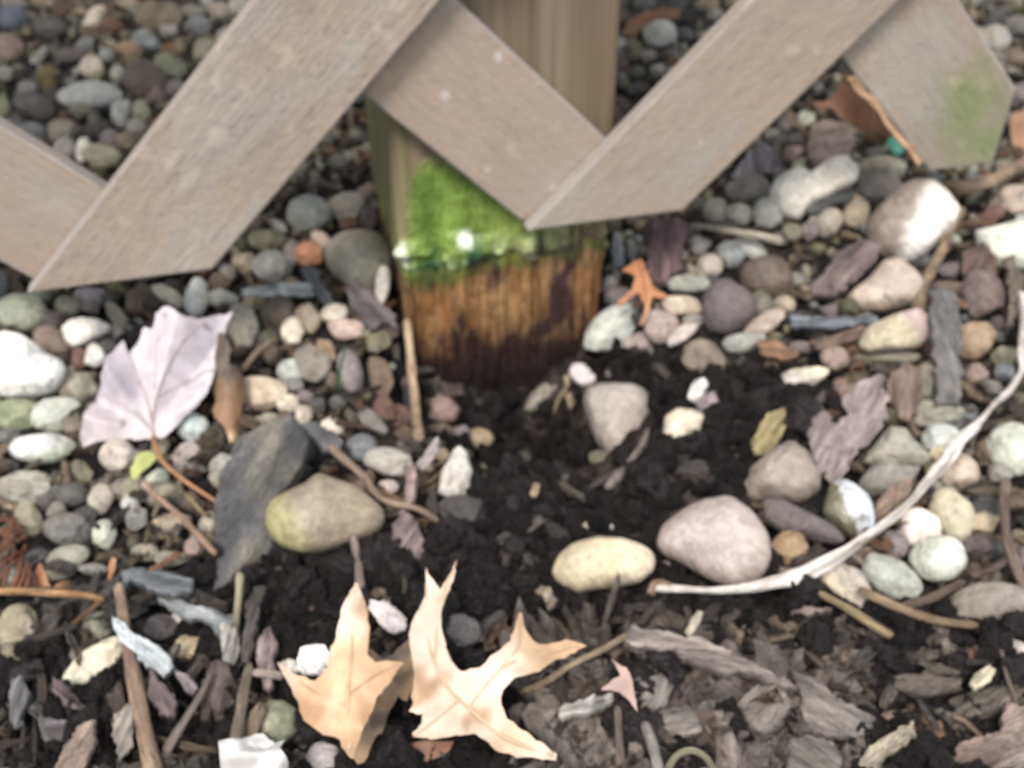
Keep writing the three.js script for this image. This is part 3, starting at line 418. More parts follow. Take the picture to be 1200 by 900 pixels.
s(545, 705, 95, 58, -20, 'olive', 'dark olive pebble peeping from under the heart-shaped stone'); s(1125, 100, 132, 106, -20, [0.24, 0.185, 0.13], { ang: 0.35, lift: 0.7 }, 'brown rounded stone at the upper rim of the dug soil', 'stone'); s(1050, 770, 130, 70, 0, [0.055, 0.045, 0.045], { ang: 0.5, dull: 1, rough: 0.12, dirt: 0 }, 'dark dirt clod above the large pinkish grey stone'); s(575, 195, 26, 36, 20, 'mauve', 'tiny mauve pebble behind the heart-shaped stone');
tile(600, 560, 5);
s(0, 0, 0, 0, 0, [0.53, 0.43, 0.25], { poly: [243, 545, 280, 450, 370, 380, 500, 350, 650, 365, 770, 410, 830, 470, 815, 550, 735, 610, 600, 640, 480, 650, 390, 665, 310, 630, 260, 595], ang: 0.1, dirt: 0.1, lift: 0.8, fix: 1, mottle: 0.14, patch: ['cream', 0.9, 0.1, 0.35, 0.3] }, 'smooth yellow oval stone on the black soil', 'stone');
s(420, 275, 40, 42, 0, 'cream', 'tiny cream pebble above the yellow oval stone'); s(145, 500, 30, 40, 0, 'lgrey', 'tiny grey pebble left of the yellow oval stone'); s(575, 286, 22, 22, 0, 'lgrey', 'tiniest grey crumb of stone above the yellow oval one'); s(1010, 125, 64, 46, 40, 'slate', 'slate grey pebble behind the top of the large pinkish grey stone'); s(905, 520, 46, 36, 0, 'mauve', 'tiny mauve pebble between the yellow oval and the pinkish grey stone');
tile(0, 0, 1);
s(0, 0, 0, 0, 0, [0.4, 0.33, 0.31], { poly: [772, 635, 782, 612, 805, 595, 830, 584, 857, 583, 880, 600, 894, 625, 898, 655, 887, 675, 857, 689, 830, 676, 800, 657, 778, 647], ang: 0.15, dirt: 0.08, lift: 0.8, fix: 1, mottle: 0.12 }, 'large smooth pinkish grey stone touching the white strip', 'stone');

tile(690, 230, 5);                                                    // right of the post
s(140, 768, 195, 104, 38, [0.42, 0.46, 0.42], { ang: 0.35, dirt: 0.08, lift: 0.8, fix: 1 }, 'pale blue-green oblong stone against the right foot of the post', 'stone'); s(820, 652, 152, 168, 0, [0.115, 0.088, 0.092], { ang: 0.15, dirt: 0, lift: 0.7 }, 'dark purple-brown rounded stone right of the small orange leaf', 'stone'); s(1040, 482, 152, 126, -20, [0.12, 0.085, 0.065], { ang: 0.4 }, 'dark brown stone up and right of the purple-brown one', 'stone');
s(642, 296, 78, 66, 30, [0.46, 0.42, 0.36], 'cream-grey oval pebble right of the purple bark slab'); s(820, 342, 88, 82, 0, 'bluegrey', { ang: 0.4 }, 'blue-grey pebble right of the cream-grey oval one'); s(880, 112, 78, 66, 10, [0.5, 0.45, 0.34], { ang: 0.05, lift: 0.7 }, 'cream middle pebble in the row of three under the lattice tip'); s(1045, 108, 86, 96, 0, [0.36, 0.37, 0.33], { ang: 0.1, lift: 0.7 }, 'light grey right-hand pebble in the row of three under the lattice tip'); s(745, 92, 72, 84, 0, [0.22, 0.225, 0.19], { ang: 0.1, lift: 0.7 }, 'grey-olive left-hand pebble in the row of three under the lattice tip');
s(940, 312, 104, 58, -30, [0.5, 0.49, 0.43], { lift: 0.8 }, 'pale grey slanting pebble under the pale stick'); s(580, 512, 122, 58, 0, [0.3, 0.32, 0.28], 'flat greenish grey stone right of the small orange leaf'); s(702, 412, 78, 72, 0, 'tangrey'); s(550, 642, 112, 56, -10, [0.45, 0.36, 0.25], { ang: 0.5 }, 'tan cream flat stone below the flat greenish grey one'); s(425, 762, 98, 102, 0, [0.4, 0.3, 0.28], { ang: 0.4 }, 'pink speckled stone below the small orange leaf');
s(290, 852, 92, 56, 10, 'pink'); s(560, 802, 112, 44, 35, [0.5, 0.44, 0.42], { ang: 0.6 }, 'pinkish white wedge below the tan cream flat stone'); s(1030, 742, 132, 55, 30, [0.43, 0.33, 0.26], { ang: 0.5, lift: 0.9 }, 'pinkish tan slanting stone below the dark brown one'); s(905, 855, 122, 60, 10, [0.32, 0.32, 0.28], 'pale grey stone at the upper rim of the dug soil'); s(170, 352, 142, 38, 93, [0.3, 0.33, 0.35], { ang: 0.6, lift: 1 }, 'upright blue-grey splinter of stone beside the post'); s(252, 320, 72, 36, 100, 'lgrey');
s(200, 602, 102, 72, 0, 'mauve'); s(550, 352, 32, 42, 0, 'pink'); s(130, 500, 50, 50, 0, 'grey'); s(620, 730, 70, 40, 0, 'grey'); s(1150, 640, 60, 60, 0, 'tan'); s(500, 420, 50, 40, 0, 'grey');
tile(820, 100, 5);
s(0, 0, 0, 0, 0, [0.88, 0.84, 0.74], { mottle: 0.12, poly: [425, 610, 470, 540, 590, 470, 640, 520, 700, 490, 740, 440, 840, 420, 905, 500, 890, 590, 800, 625, 720, 680, 640, 720, 590, 795, 500, 770, 450, 690], ang: 0.6, rough: 0.1, dull: 1, lift: 0.9, dirt: 0.06, fix: 1 }, 'knobbly cream-white stone under the lattice at upper right', 'stone');
s(285, 612, 122, 96, 0, [0.14, 0.13, 0.12], { ang: 0.3 }, 'dark grey stone above the row of three pebbles', 'stone'); s(905, 740, 84, 108, 0, 'tan', { ang: 0.5 }, 'tan-brown stone left of the half-white stone'); s(745, 802, 92, 82, 0, 'tangrey'); s(1050, 500, 152, 86, 5, [0.34, 0.3, 0.21], { ang: 0.4, lift: 0.8 }, 'olive-tan stone above the half-white stone', 'stone'); s(1035, 620, 132, 90, 10, [0.24, 0.19, 0.16], { ang: 0.5 }, 'brownish mauve stone between the knobbly white and the half-white stone');
s(550, 402, 62, 52, 20, 'pinkbrown'); s(620, 212, 52, 62, 0, 'palegreen', 'small grey-green pebble beside the brown bark slab at upper right'); s(470, 322, 62, 42, 0, 'dgrey'); s(320, 475, 42, 28, 0, 'rust', { up: 0.004 }, 'rusty orange crumb on the flat mauve slate'); s(420, 290, 50, 40, 0, 'grey'); s(560, 330, 50, 50, 0, 'dmauve'); s(640, 850, 60, 60, 0, 'mauve');
tile(960, 120, 5);
s(0, 0, 0, 0, 0, [0.26, 0.21, 0.17], { poly: [305, 700, 360, 610, 450, 520, 560, 450, 660, 455, 740, 545, 790, 645, 765, 735, 690, 820, 600, 900, 490, 940, 380, 895, 315, 830], ang: 0.15, patch: [[0.76, 0.73, 0.69], 0.92, -0.38, 0.05, 0.24], lift: 0.8, dirt: 0.2, speck: 0.25, fix: 1 }, 'large stone, brown on its left half and white on its right', 'stone');
s(1125, 590, 112, 102, 0, [0.4, 0.31, 0.25], { ang: 0.5 }, 'tan-pink stone at the right edge below the thick stick', 'stone'); s(0, 0, 0, 0, 0, [0.62, 0.63, 0.5], { poly: [945, 740, 1060, 720, 1200, 690, 1330, 720, 1320, 940, 1180, 985, 1060, 970, 960, 930], ang: 0.4, lift: 0.9, dirt: 0.08, crisp: 1 }, 'pale cream-green block of stone at the right edge', 'stone');
s(910, 560, 60, 50, 40, 'greyolive'); s(1000, 660, 90, 50, 30, 'redbrown', { ang: 0.6 }); s(600, 320, 60, 50, 0, 'dgrey'); s(330, 300, 60, 40, 0, 'dgrey');
tile(960, 280, 5);
s(0, 0, 0, 0, 0, [0.4, 0.31, 0.24], { poly: [170, 340, 230, 280, 300, 230, 390, 120, 470, 115, 560, 180, 605, 260, 575, 390, 430, 415, 330, 420, 220, 410], ang: 0.4, patch: [[0.52, 0.43, 0.35], -0.5, -0.85, 0.3, 0.08], lift: 0.8, fix: 1 }, 'peach-coloured broken rock below the half-white stone', 'stone');
s(400, 685, 190, 46, -5, [0.33, 0.31, 0.2], { ang: 0.5 }, 'thin olive slab under the yellowish layered stone', 'stone'); s(0, 0, 0, 0, 0, [0.48, 0.41, 0.27], { poly: [240, 600, 310, 500, 430, 450, 580, 415, 655, 490, 645, 560, 560, 645, 400, 650, 280, 655], ang: 0.4, lift: 0.9, up: 0.003, dirt: 0.08, fix: 1, patch: ['pink', 0.7, 0.5, 0.35, 0.2] }, 'yellowish layered stone left of the long dark grey chip', 'stone');
s(0, 0, 0, 0, 0, [0.36, 0.23, 0.13], { poly: [815, 510, 900, 490, 990, 500, 1030, 560, 980, 660, 900, 715, 830, 690, 805, 600], ang: 0.3, lift: 0.8 }, 'orange-tan rounded stone right of the long dark grey chip', 'stone'); s(945, 330, 120, 150, 0, [0.16, 0.115, 0.11], { ang: 0.6, dull: 1 }, 'mauve-brown broken stone above the orange-tan one', 'stone'); s(90, 702, 78, 72, 0, 'pinkbrown', { ang: 0.1, lift: 0.8 }, 'round pinkish brown pebble left of the yellowish layered stone'); s(1090, 690, 74, 62, 0, 'olive'); s(745, 290, 92, 52, 0, 'brown'); s(920, 792, 62, 62, 0, 'pinkbrown');
s(690, 842, 130, 132, 0, [0.27, 0.25, 0.18], { ang: 0.4 }, 'grey-olive stone under the lower end of the long dark grey chip', 'stone'); s(1080, 782, 62, 52, 0, 'slate'); s(650, 650, 60, 50, 0, 'redbrown'); s(800, 180, 90, 50, 0, 'mauve'); s(600, 130, 60, 50, 0, 'dgrey'); s(260, 470, 60, 40, 0, 'grey'); s(1040, 500, 50, 50, 0, 'dmauve'); s(1150, 250, 60, 80, 0, 'dbrown'); s(200, 560, 80, 40, 0, 'redbrown');
tile(780, 380, 5);
s(760, 332, 175, 64, 15, [0.47, 0.41, 0.35], { ang: 0.3, lift: 1, patch: ['cream', 0.8, 0.5, 0.3, 0.2] }, 'long cream shell-like pebble at the rim of the dug soil', 'stone'); s(780, 140, 80, 40, 0, 'mauve'); s(900, 300, 40, 30, 0, 'grey'); s(900, 400, 30, 30, 0, 'slate');
tile(860, 480, 3.53);
s(0, 0, 0, 0, 0, [0.25, 0.21, 0.18], { poly: [35, 310, 80, 240, 160, 175, 240, 130, 310, 170, 355, 270, 345, 340, 265, 385, 150, 375, 60, 365], ang: 0.2, lift: 0.8, dirt: 0.1, fix: 1 }, 'large grey-brown rounded stone left of the grey leaf fragment', 'stone'); s(0, 0, 0, 0, 0, [0.15, 0.125, 0.13], { poly: [130, 370, 200, 365, 300, 420, 400, 490, 440, 545, 400, 560, 280, 530, 190, 500, 135, 460], ang: 0.6, dull: 1, lift: 0.9, crisp: 1 }, 'dark mauve wedge of stone below the large grey-brown one', 'stone'); s(225, 572, 74, 70, 0, [0.38, 0.24, 0.11], { lift: 0.8 }, 'small orange-tan pebble between the pinkish grey stone and the white strip', 'pebble');
s(475, 415, 95, 118, 10, [0.2, 0.19, 0.11], { wet: 1, ang: 0.35, lift: 1, patch: [[0.42, 0.46, 0.5], 0.9, 0.1, -0.1, 0.08] }, 'wet two-toned olive and blue-white stone left of the white strip', 'stone'); s(0, 0, 0, 0, 0, [0.36, 0.35, 0.27], { poly: [535, 215, 600, 130, 660, 65, 715, 80, 760, 140, 800, 200, 780, 235, 640, 240], ang: 0.6, crisp: 1, lift: 1, dirt: 0.1 }, 'grey-olive triangular stone above the white strip', 'stone'); s(640, 275, 125, 66, 20, 'grey', { ang: 0.5 }); s(655, 372, 108, 42, 45, [0.32, 0.21, 0.15], { lift: 1 }, 'narrow pinkish brown stone just left of the white strip');  // blue-white side of the first stone is glare put into its colour
s(858, 122, 74, 60, 0, [0.43, 0.49, 0.48], { lift: 0.8, ang: 0.2 }, 'small pale blue-green pebble left of the upper white strip'); s(922, 262, 78, 76, 0, [0.5, 0.38, 0.26], { lift: 0.8, ang: 0.1 }, 'round peach pebble just right of the white strip'); s(835, 215, 62, 40, 60, 'yellow'); s(905, 432, 82, 106, 10, [0.45, 0.42, 0.27], { lift: 0.8, ang: 0.1 }, 'cream-olive oval pebble in the cluster right of the white strip'); s(1022, 440, 66, 92, -25, [0.4, 0.29, 0.16], { ang: 0.4, patch: [[0.03, 0.03, 0.03], -0.2, 1, 0, 0.12] }, 'half dark, half tan pebble at the right of the pale cluster');
s(762, 488, 90, 78, -10, [0.66, 0.57, 0.49], { lift: 0.9, ang: 0.15, dirt: 0.02 }, 'bright white-peach pebble in the cluster right of the white strip'); s(845, 615, 104, 98, 0, [0.52, 0.56, 0.48], { lift: 0.9, ang: 0.08, dirt: 0.05 }, 'round pale green-white pebble at the bottom of the pale cluster'); s(645, 690, 132, 82, -35, [0.4, 0.42, 0.36], { lift: 0.8, ang: 0.2 }, 'pale green-grey stone under the white strip', 'stone'); s(465, 725, 120, 82, -50, [0.4, 0.36, 0.29], { lift: 0.8, patch: ['cream', -0.3, -0.9, 0.3, 0.2] }, 'grey-brown stone with a cream base above the yellow straw', 'stone');
s(1045, 805, 158, 92, 5, [0.2, 0.18, 0.155], { ang: 0.15 }, 'grey-brown oval stone at the right edge below the pale cluster', 'stone'); s(1165, 170, 115, 108, 0, [0.4, 0.43, 0.36], { ang: 0.2 }, 'pale green stone at the right edge behind the white strip', 'stone'); s(1185, 560, 46, 66, 0, 'olive'); s(820, 20, 120, 60, 0, 'greyolive'); s(1060, 160, 60, 70, 0, 'brown'); s(1150, 360, 60, 50, 0, 'brown'); s(1110, 760, 60, 40, 0, 'pinkbrown'); s(660, 560, 60, 60, 0, 'mauve'); s(400, 640, 60, 40, 0, 'mauve'); s(1010, 560, 60, 40, 0, 'dmauve'); s(970, 330, 40, 40, 0, 'grey'); s(1100, 260, 50, 40, 0, 'grey');
tile(700, 0, 6);
s(440, 242, 112, 94, 0, [0.4, 0.42, 0.38], { ang: 0.2, lift: 0.9 }, 'light grey pebble in the shadow right of the post top', 'stone'); s(770, 28, 84, 48, 0, 'tan'); s(360, 400, 70, 50, 0, 'grey'); s(620, 250, 70, 60, 0, 'dmauve'); s(820, 110, 60, 50, 0, 'grey'); s(560, 40, 70, 50, 0, 'dgrey'); s(330, 30, 80, 50, 0, 'dgrey'); s(270, 520, 60, 60, 0, 'dgrey');
tile(0, 0, 1);
s(1163, 48, 20, 17, 0, 'lgrey', { ang: 0.4 }); s(1140, 50, 22, 18, 0, 'tangrey', { ang: 0.5 }, 'tan-grey stone right of the short lattice end'); s(1186, 70, 16, 14, 0, 'brown'); s(1170, 20, 18, 10, 20, 'dgrey'); s(1192, 30, 14, 12, 0, 'grey'); s(1196, 110, 12, 12, 0, 'mauve');
s(640, 735, 12, 9, 0, [0.05, 0.045, 0.045], { ang: 0.6, dull: 1 }, 'small dark clod right of the oak leaf tip', 'soil_clod'); s(366, 772, 21, 17, 20, [0.85, 0.83, 0.8], { ang: 0.7, rough: 0.2, dull: 1, lift: 1, up: 0.014, dirt: 0.05 }, 'lumpy white stone touching the left oak leaf'); s(325, 848, 29, 25, 10, [0.2, 0.23, 0.12], { ang: 0.15, lift: 0.8, patch: ['greyolive', -0.9, 0.2, 0.2, 0.3] }, 'green-tinged olive stone left of the left oak leaf', 'stone'); s(380, 892, 21, 20, 0, [0.45, 0.42, 0.42], { ang: 0.2, lift: 1 }, 'grey-pink pebble at the bottom edge right of the white scrap'); s(350, 893, 16, 14, 0, [0.4, 0.24, 0.17]);
s(340, 782, 12, 9, 0, [0.6, 0.57, 0.5], { ang: 0.7, up: 0.012 }, 'small cream pebble at the left tip of the left oak leaf', 'pebble'); s(455, 722, 26, 12, -40, [0.66, 0.58, 0.58], { ang: 0.8, rough: 0.2, dull: 1, lift: 1.2, up: 0.006, dirt: 0.15 }, 'broken white shell-like stone between the two oak leaves'); s(540, 745, 24, 24, 20, [0.1, 0.09, 0.09], { ang: 0.6, dull: 1, dirt: 0, lift: 1.1 }, 'dark grey stone framed by the lobes of the right oak leaf', 'stone'); s(880, 205, 12, 9, 0, 'slate');
// ---------------------------------------------------------------- chips, bark, sticks and strips
// A flat piece lying on the ground with the given outline (pixels); thick in metres; fib = relief along the grain angle (degrees).
function chip(poly, thick, col, o = {}, label, name = 'bark_chip', cat = 'bark chip') {
  NS++;
  const P = flat(poly); let cx = 0, cy = 0; P.forEach(([a, b]) => { cx += a / P.length; cy += b / P.length; });
  const p0 = at(cx, cy, o.up ?? 0.004), nrm = lean(p0).lerp(new THREE.Vector3(0, 1, 0), o.flat ?? 0.3).normalize();
  const u = RIGHT.clone().addScaledVector(nrm, -RIGHT.dot(nrm)).normalize(), v = new THREE.Vector3().crossVectors(nrm, u);
  const L = P.map(([a, b]) => { const d = ray(a, b), t = p0.clone().sub(EYE).dot(nrm) / d.dot(nrm), q = EYE.clone().addScaledVector(d, t).sub(p0); return new THREE.Vector2(q.dot(u), q.dot(v)); });
  const size = Math.max(...L.map((q) => q.length()));
  thick *= 0.7;
  const E2 = []; L.forEach((a, i) => { const b = L[(i + 1) % L.length], n = Math.max(2, Math.round(a.distanceTo(b) / (size * 0.07))); for (let k = 0; k < n; k++) { const q = a.clone().lerp(b, k / n), w = (o.edge ?? 0.16) * size; E2.push(new THREE.Vector2(q.x + w * (0.5 * noise(q.x * 2.2 / size + NS, q.y * 2.2 / size, 1) + 0.35 * noise(q.x * 11 / size + NS, q.y * 11 / size, 1)), q.y + w * (0.5 * noise(q.x * 2.2 / size + NS, q.y * 2.2 / size, 7) + 0.35 * noise(q.x * 11 / size + NS, q.y * 11 / size, 7)))); } });
  const shape = new THREE.Shape(E2);
  const bev = thick * 0.22;
  let g = new THREE.ExtrudeGeometry(shape, { depth: thick, steps: 2, bevelEnabled: true, bevelThickness: bev, bevelSize: bev, bevelOffset: -bev * 0.8, bevelSegments: 2 });
  g.deleteAttribute('uv'); g.deleteAttribute('normal'); g.translate(0, 0, -thick / 2);
  g = new TessellateModifier(Math.max(size / 17, 0.0011), 6).modify(g); g = mergeVertices(g, 1e-6);
  const a = (o.grain ?? 90) * Math.PI / 180, ca = Math.cos(a), sa = Math.sin(a), sd = NS * 3.3, fr = o.fr ?? 500, p = g.attributes.position, bend = (o.bend ?? 0.15) * (noise(sd, 1, 1) > 0 ? 1 : -1), rel = o.relief ?? 0.0013;
  const fib = (x, y) => { const al = x * ca + y * sa, ac = -x * sa + y * ca; return fbm(al * fr * 0.12 + sd, ac * fr, 3, 3); };
  for (let i = 0; i < p.count; i++) { const x = p.getX(i), y = p.getY(i), z = p.getZ(i), ac = -x * sa + y * ca, al = x * ca + y * sa; p.setZ(i, z + rel * 2 * fib(x, y) + rel * fbm(x * 260, y * 260, sd, 2) - bend * ac * ac / size + (o.arch ?? 0) * (1 - (al / size) ** 2) * size); }
  const base = C[col] ?? col, alt = o.alt ? (C[o.alt] ?? o.alt) : [base[0] * 1.5, base[1] * 1.45, base[2] * 1.4];
  paint(g, (x, y) => { const f = fib(x, y), b = fbm(x * 120 + sd, y * 120, 5, 3), k = 1.4 * (1 + 0.75 * f + 0.35 * b); let c = mixc(base, alt, smooth(0.05, 0.4, fbm(x * 70, y * 70 + sd, 9, 2)) * 0.7); c = mixc(c, [0.035, 0.03, 0.028], smooth(0.3, 0.5, b) * 0.6); return [c[0] * k, c[1] * k, c[2] * k]; });
  g.computeVertexNormals(); { const uv = new Float32Array(p.count * 2); for (let i = 0; i < p.count; i++) { const x = p.getX(i), y = p.getY(i), z = p.getZ(i); uv[2 * i] = (x * ca + y * sa + 0.3 * z) / 0.05 + sd; uv[2 * i + 1] = (-x * sa + y * ca + 0.5 * z) / 0.02 + sd; } g.setAttribute('uv', new THREE.BufferAttribute(uv, 2)); }
  g.applyMatrix4(new THREE.Matrix4().makeBasis(u, v, nrm));
  const m = mesh(name, g, o.mat ?? M.bark); m.position.copy(p0); tag(m, label, cat, o.group);
  known.push([label, cx, cy, 20]);
  placed.push([p0.x, p0.y, p0.z, size * 0.8, cx, cy, 0, 0, 0, P]);
  return m;
}
// A stick or strand through pixels [x, y, lift mm ...], radius in pixels at its ends
function strand(list, r0, r1, col, o = {}, label, name = 'twig', cat = 'twig', parent) {
  NS++;
  const pts = []; for (let i = 0; i < list.length; i += 3) pts.push(at(list[i], list[i + 1], list[i + 2] / 1000));
  const c = new THREE.CatmullRomCurve3(pts, false, 'centripetal'), len = c.getLength(), n = Math.max(16, Math.round(len / 0.0018)), R = 10, k = mpp(pts[pts.length >> 1]);
  const fr = c.computeFrenetFrames(n, false), pos = [], idx = [], sd = NS * 5.1, flatten = o.flat ?? 1;
  const up = new THREE.Vector3(0, 1, 0);
  for (let i = 0; i <= n; i++) {
    const t = i / n, q = c.getPointAt(t), T = fr.tangents[i]; let B = new THREE.Vector3().crossVectors(T, up).normalize(); const N = new THREE.Vector3().crossVectors(B, T).normalize();
    if (o.twist) { const a = o.twist * t * len * 100, B2 = B.clone().multiplyScalar(Math.cos(a)).addScaledVector(N, Math.sin(a)); N.multiplyScalar(Math.cos(a)).addScaledVector(B, -Math.sin(a)); B = B2; }
    let r = mix(r0, r1, t) * k * (1 + (o.lump ?? 0.14) * noise(t * len * 140, sd, 1) + 0.5 * (o.lump ?? 0.14) * noise(t * len * 400, sd, 2));
    if (o.profile) r *= o.profile(t); if (i === 0 || i === n) r *= 0.55;
    const wob = o.wob ?? 0.0004, ox = wob * noise(t * len * 110, sd, 5), oy = wob * noise(t * len * 110, sd, 6);
    for (let j = 0; j < R; j++) { const a = j / R * 6.2832, rj = r * (1 + 0.12 * noise(Math.cos(a) * 2 + sd, Math.sin(a) * 2, t * len * 90)); const e = q.clone().addScaledVector(B, Math.cos(a) * rj + ox).addScaledVector(N, Math.sin(a) * rj * flatten + oy); pos.push(e.x, e.y, e.z); }
    if (i) for (let j = 0; j < R; j++) { const a = (i - 1) * R + j, b = (i - 1) * R + (j + 1) % R; idx.push(a, b, a + R, b, b + R, a + R); }
  }
  for (const [st, q, fl] of [[0, c.getPointAt(0), 1], [n * R, c.getPointAt(1), 0]]) { const ce = pos.length / 3; pos.push(q.x, q.y, q.z); for (let j = 0; j < R; j++) { const a = st + j, b = st + (j + 1) % R; fl ? idx.push(a, ce, b) : idx.push(a, b, ce); } }
  const g = new THREE.BufferGeometry(); g.setAttribute('position', new THREE.BufferAttribute(new Float32Array(pos), 3)); g.setIndex(idx);
  { const uv = new Float32Array(pos.length / 3 * 2); for (let i = 0; i < pos.length / 3; i++) { const j = i % R, t = Math.floor(i / R) / n; uv[2 * i] = t * len / 0.05 + sd; uv[2 * i + 1] = Math.abs(j - R / 2) / (R / 2) * 0.5 + sd * 0.7; } g.setAttribute('uv', new THREE.BufferAttribute(uv, 2)); }
  const base = C[col] ?? col, alt = C[o.alt] ?? o.alt ?? [base[0] * 0.6, base[1] * 0.55, base[2] * 0.5];
  paint(g, (x, y, z, i) => { const t = Math.floor(i / R) / n, j = i % R, f = noise(j * 0.9, t * len * 60, sd), b = fbm(x * 150, y * 150, z * 150 + sd, 2); let q = mixc(base, alt, smooth(0.0, 0.45, b + 0.25 * f)); if (o.tip) q = mixc(q, o.tip, smooth(o.tipTo ?? 0.12, 0, t)); const k = 1.3 * (1 + 0.16 * f); return [q[0] * k, q[1] * k, q[2] * k]; });
  g.computeVertexNormals();
  for (let i = 0; i <= n; i += 2) { const q = c.getPointAt(i / n), d = q.clone().sub(EYE), z = d.dot(FWD), rp = Math.max(r0, r1); placed.push([q.x, q.y, q.z, rp * k, 600 + F * d.dot(RIGHT) / z, 450 - F * d.dot(UP) / z, rp, rp, 0]); }
  const m = mesh(name, g, o.mat ?? M.bark, parent ?? scene); if (!parent) tag(m, label, cat, o.group); else if (label) m.userData.label = label;
  return m;
}
chip([318, 502, 340, 497, 358, 512, 360, 540, 350, 560, 328, 582, 320, 610, 324, 640, 315, 660, 298, 668, 290, 692, 272, 694, 252, 700, 246, 680, 256, 640, 258, 600, 264, 568, 280, 535, 300, 512], 0.017, [0.095, 0.096, 0.102], { up: 0.006, grain: 65, alt: [0.22, 0.2, 0.16], relief: 0.002, fr: 190, bend: 0.9, flat: 0.1, edge: 0.07, mat: M.stoneDull }, 'weathered grey chunk of wood left of the large olive-tan stone', 'wood_chunk', 'wood chunk');
chip([1088, 345, 1110, 338, 1120, 360, 1124, 400, 1130, 440, 1126, 478, 1102, 480, 1096, 440, 1092, 390], 0.005, [0.12, 0.118, 0.118], { up: 0.017, grain: 95, fr: 420 }, 'long dark grey chip of bark at the right, below the thick stick');
chip([948, 520, 950, 492, 962, 478, 972, 486, 976, 496, 988, 488, 988, 472, 1000, 460, 1012, 444, 1028, 437, 1039, 450, 1038, 475, 1030, 505, 1012, 530, 992, 552, 976, 570, 962, 556, 953, 536], 0.0012, [0.27, 0.225, 0.225], { up: 0.013, relief: 0.0006, grain: 60, alt: [0.33, 0.31, 0.31], smooth: false }, 'grey-mauve ragged leaf fragment lying on stones right of the dug soil', 'leaf_fragment', 'leaf fragment');
chip([948, 338, 965, 318, 985, 300, 1010, 284, 1030, 292, 1025, 310, 1000, 332, 980, 350, 955, 352], 0.006, [0.14, 0.11, 0.11], { up: 0.009, grain: 45, fr: 380 }, 'dark mauve slab of bark slanting left of the peach-coloured broken rock');
chip([753, 262, 780, 258, 806, 262, 800, 290, 792, 318, 776, 338, 762, 330, 757, 300], 0.006, [0.12, 0.08, 0.085], { up: 0.008, grain: 85, fr: 500 }, 'purplish ribbed slab of bark behind the small orange leaf');
chip([856, 212, 872, 188, 888, 168, 905, 176, 916, 190, 918, 200, 904, 206, 892, 200, 880, 204], 0.004, [0.22, 0.2, 0.225], { up: 0.008, relief: 0.0005 }, 'flat mauve piece of slate against the lattice slat at upper right', 'slate_chip', 'slate');
chip([950, 150, 964, 140, 992, 146, 1000, 166, 996, 186, 976, 192, 956, 198, 944, 186, 948, 168], 0.005, [0.19, 0.155, 0.145], { up: 0.009, fr: 300, grain: 10, relief: 0.0006 }, 'brown-mauve slab of bark above the knobbly cream-white stone');
chip([942, 246, 960, 234, 985, 226, 999, 222, 998, 230, 975, 240, 955, 250], 0.003, [0.09, 0.095, 0.1], { up: 0.012, grain: 20 }, 'dark slate-coloured sliver below the knobbly cream-white stone', 'slate_sliver', 'sliver');
chip([926, 372, 975, 370, 1028, 371, 1030, 381, 980, 384, 928, 384], 0.003, [0.16, 0.18, 0.205], { up: 0.011, grain: 0, fr: 350 }, 'straight blue-grey splinter left of the yellowish layered stone', 'splinter', 'splinter');
chip([284, 338, 325, 334, 366, 334, 366, 346, 325, 348, 286, 348], 0.003, [0.32, 0.35, 0.35], { up: 0.011, grain: 0, relief: 0.0004 }, 'flat pale blue-grey sliver of slate below the slate grey stone left of the post', 'slate_sliver', 'sliver');
chip([405, 338, 420, 330, 440, 350, 462, 372, 466, 384, 446, 380, 436, 392, 424, 372, 408, 358], 0.004, [0.13, 0.115, 0.12], { up: 0.013, grain: -45 }, 'dark grey bark chip on the large tan-olive stone left of the post');
chip([355, 318, 366, 314, 382, 336, 396, 362, 390, 372, 376, 352, 362, 334], 0.004, [0.11, 0.12, 0.14], { up: 0.009, grain: -55 }, 'blue-black sliver of bark left of the large tan-olive stone');
chip([354, 500, 366, 494, 384, 504, 400, 520, 398, 530, 380, 530, 366, 520], 0.005, [0.17, 0.17, 0.18], { up: 0.012, grain: -40 }, 'grey bark chip at the thick end of the forked twig');
chip([134, 726, 146, 730, 160, 744, 178, 756, 196, 770, 204, 784, 192, 794, 176, 784, 158, 768, 142, 750], 0.004, [0.5, 0.55, 0.57], { up: 0.014, grain: -40, alt: [0.25, 0.28, 0.3], relief: 0.0016, fr: 250 }, 'bluish white flaked chip crossing the long brown twig at lower left', 'stone_flake', 'flake');
chip([142, 672, 160, 666, 190, 670, 225, 684, 226, 698, 200, 700, 170, 690, 146, 684], 0.006, [0.15, 0.165, 0.185], { up: 0.01, grain: -10, alt: [0.27, 0.29, 0.31] }, 'blue-grey splinter of slate above the bluish white flake', 'slate_chip', 'slate');
chip([186, 700, 215, 702, 250, 718, 278, 730, 280, 756, 262, 748, 236, 732, 206, 718], 0.004, [0.2, 0.22, 0.23], { up: 0.013, grain: -25 }, 'long grey slate splinter below the weathered wood chunk', 'slate_chip', 'slate');
chip([258, 730, 278, 736, 280, 762, 274, 780, 262, 776], 0.003, [0.26, 0.25, 0.23], { up: 0.012, grain: 85 }, 'pale grey flat chip at the lower tip of the grey slate splinter');
chip([296, 690, 308, 690, 304, 720, 296, 750, 290, 780, 280, 780, 286, 740], 0.005, [0.075, 0.065, 0.06], { up: 0.012, grain: 80 }, 'dark strip of bark hanging below the weathered wood chunk', 'bark_strip');
chip([304, 748, 314, 738, 324, 760, 322, 790, 312, 818, 304, 800, 302, 775], 0.004, [0.18, 0.14, 0.14], { up: 0.012, grain: 88 }, 'mauve pointed bark chip left of the left oak leaf');
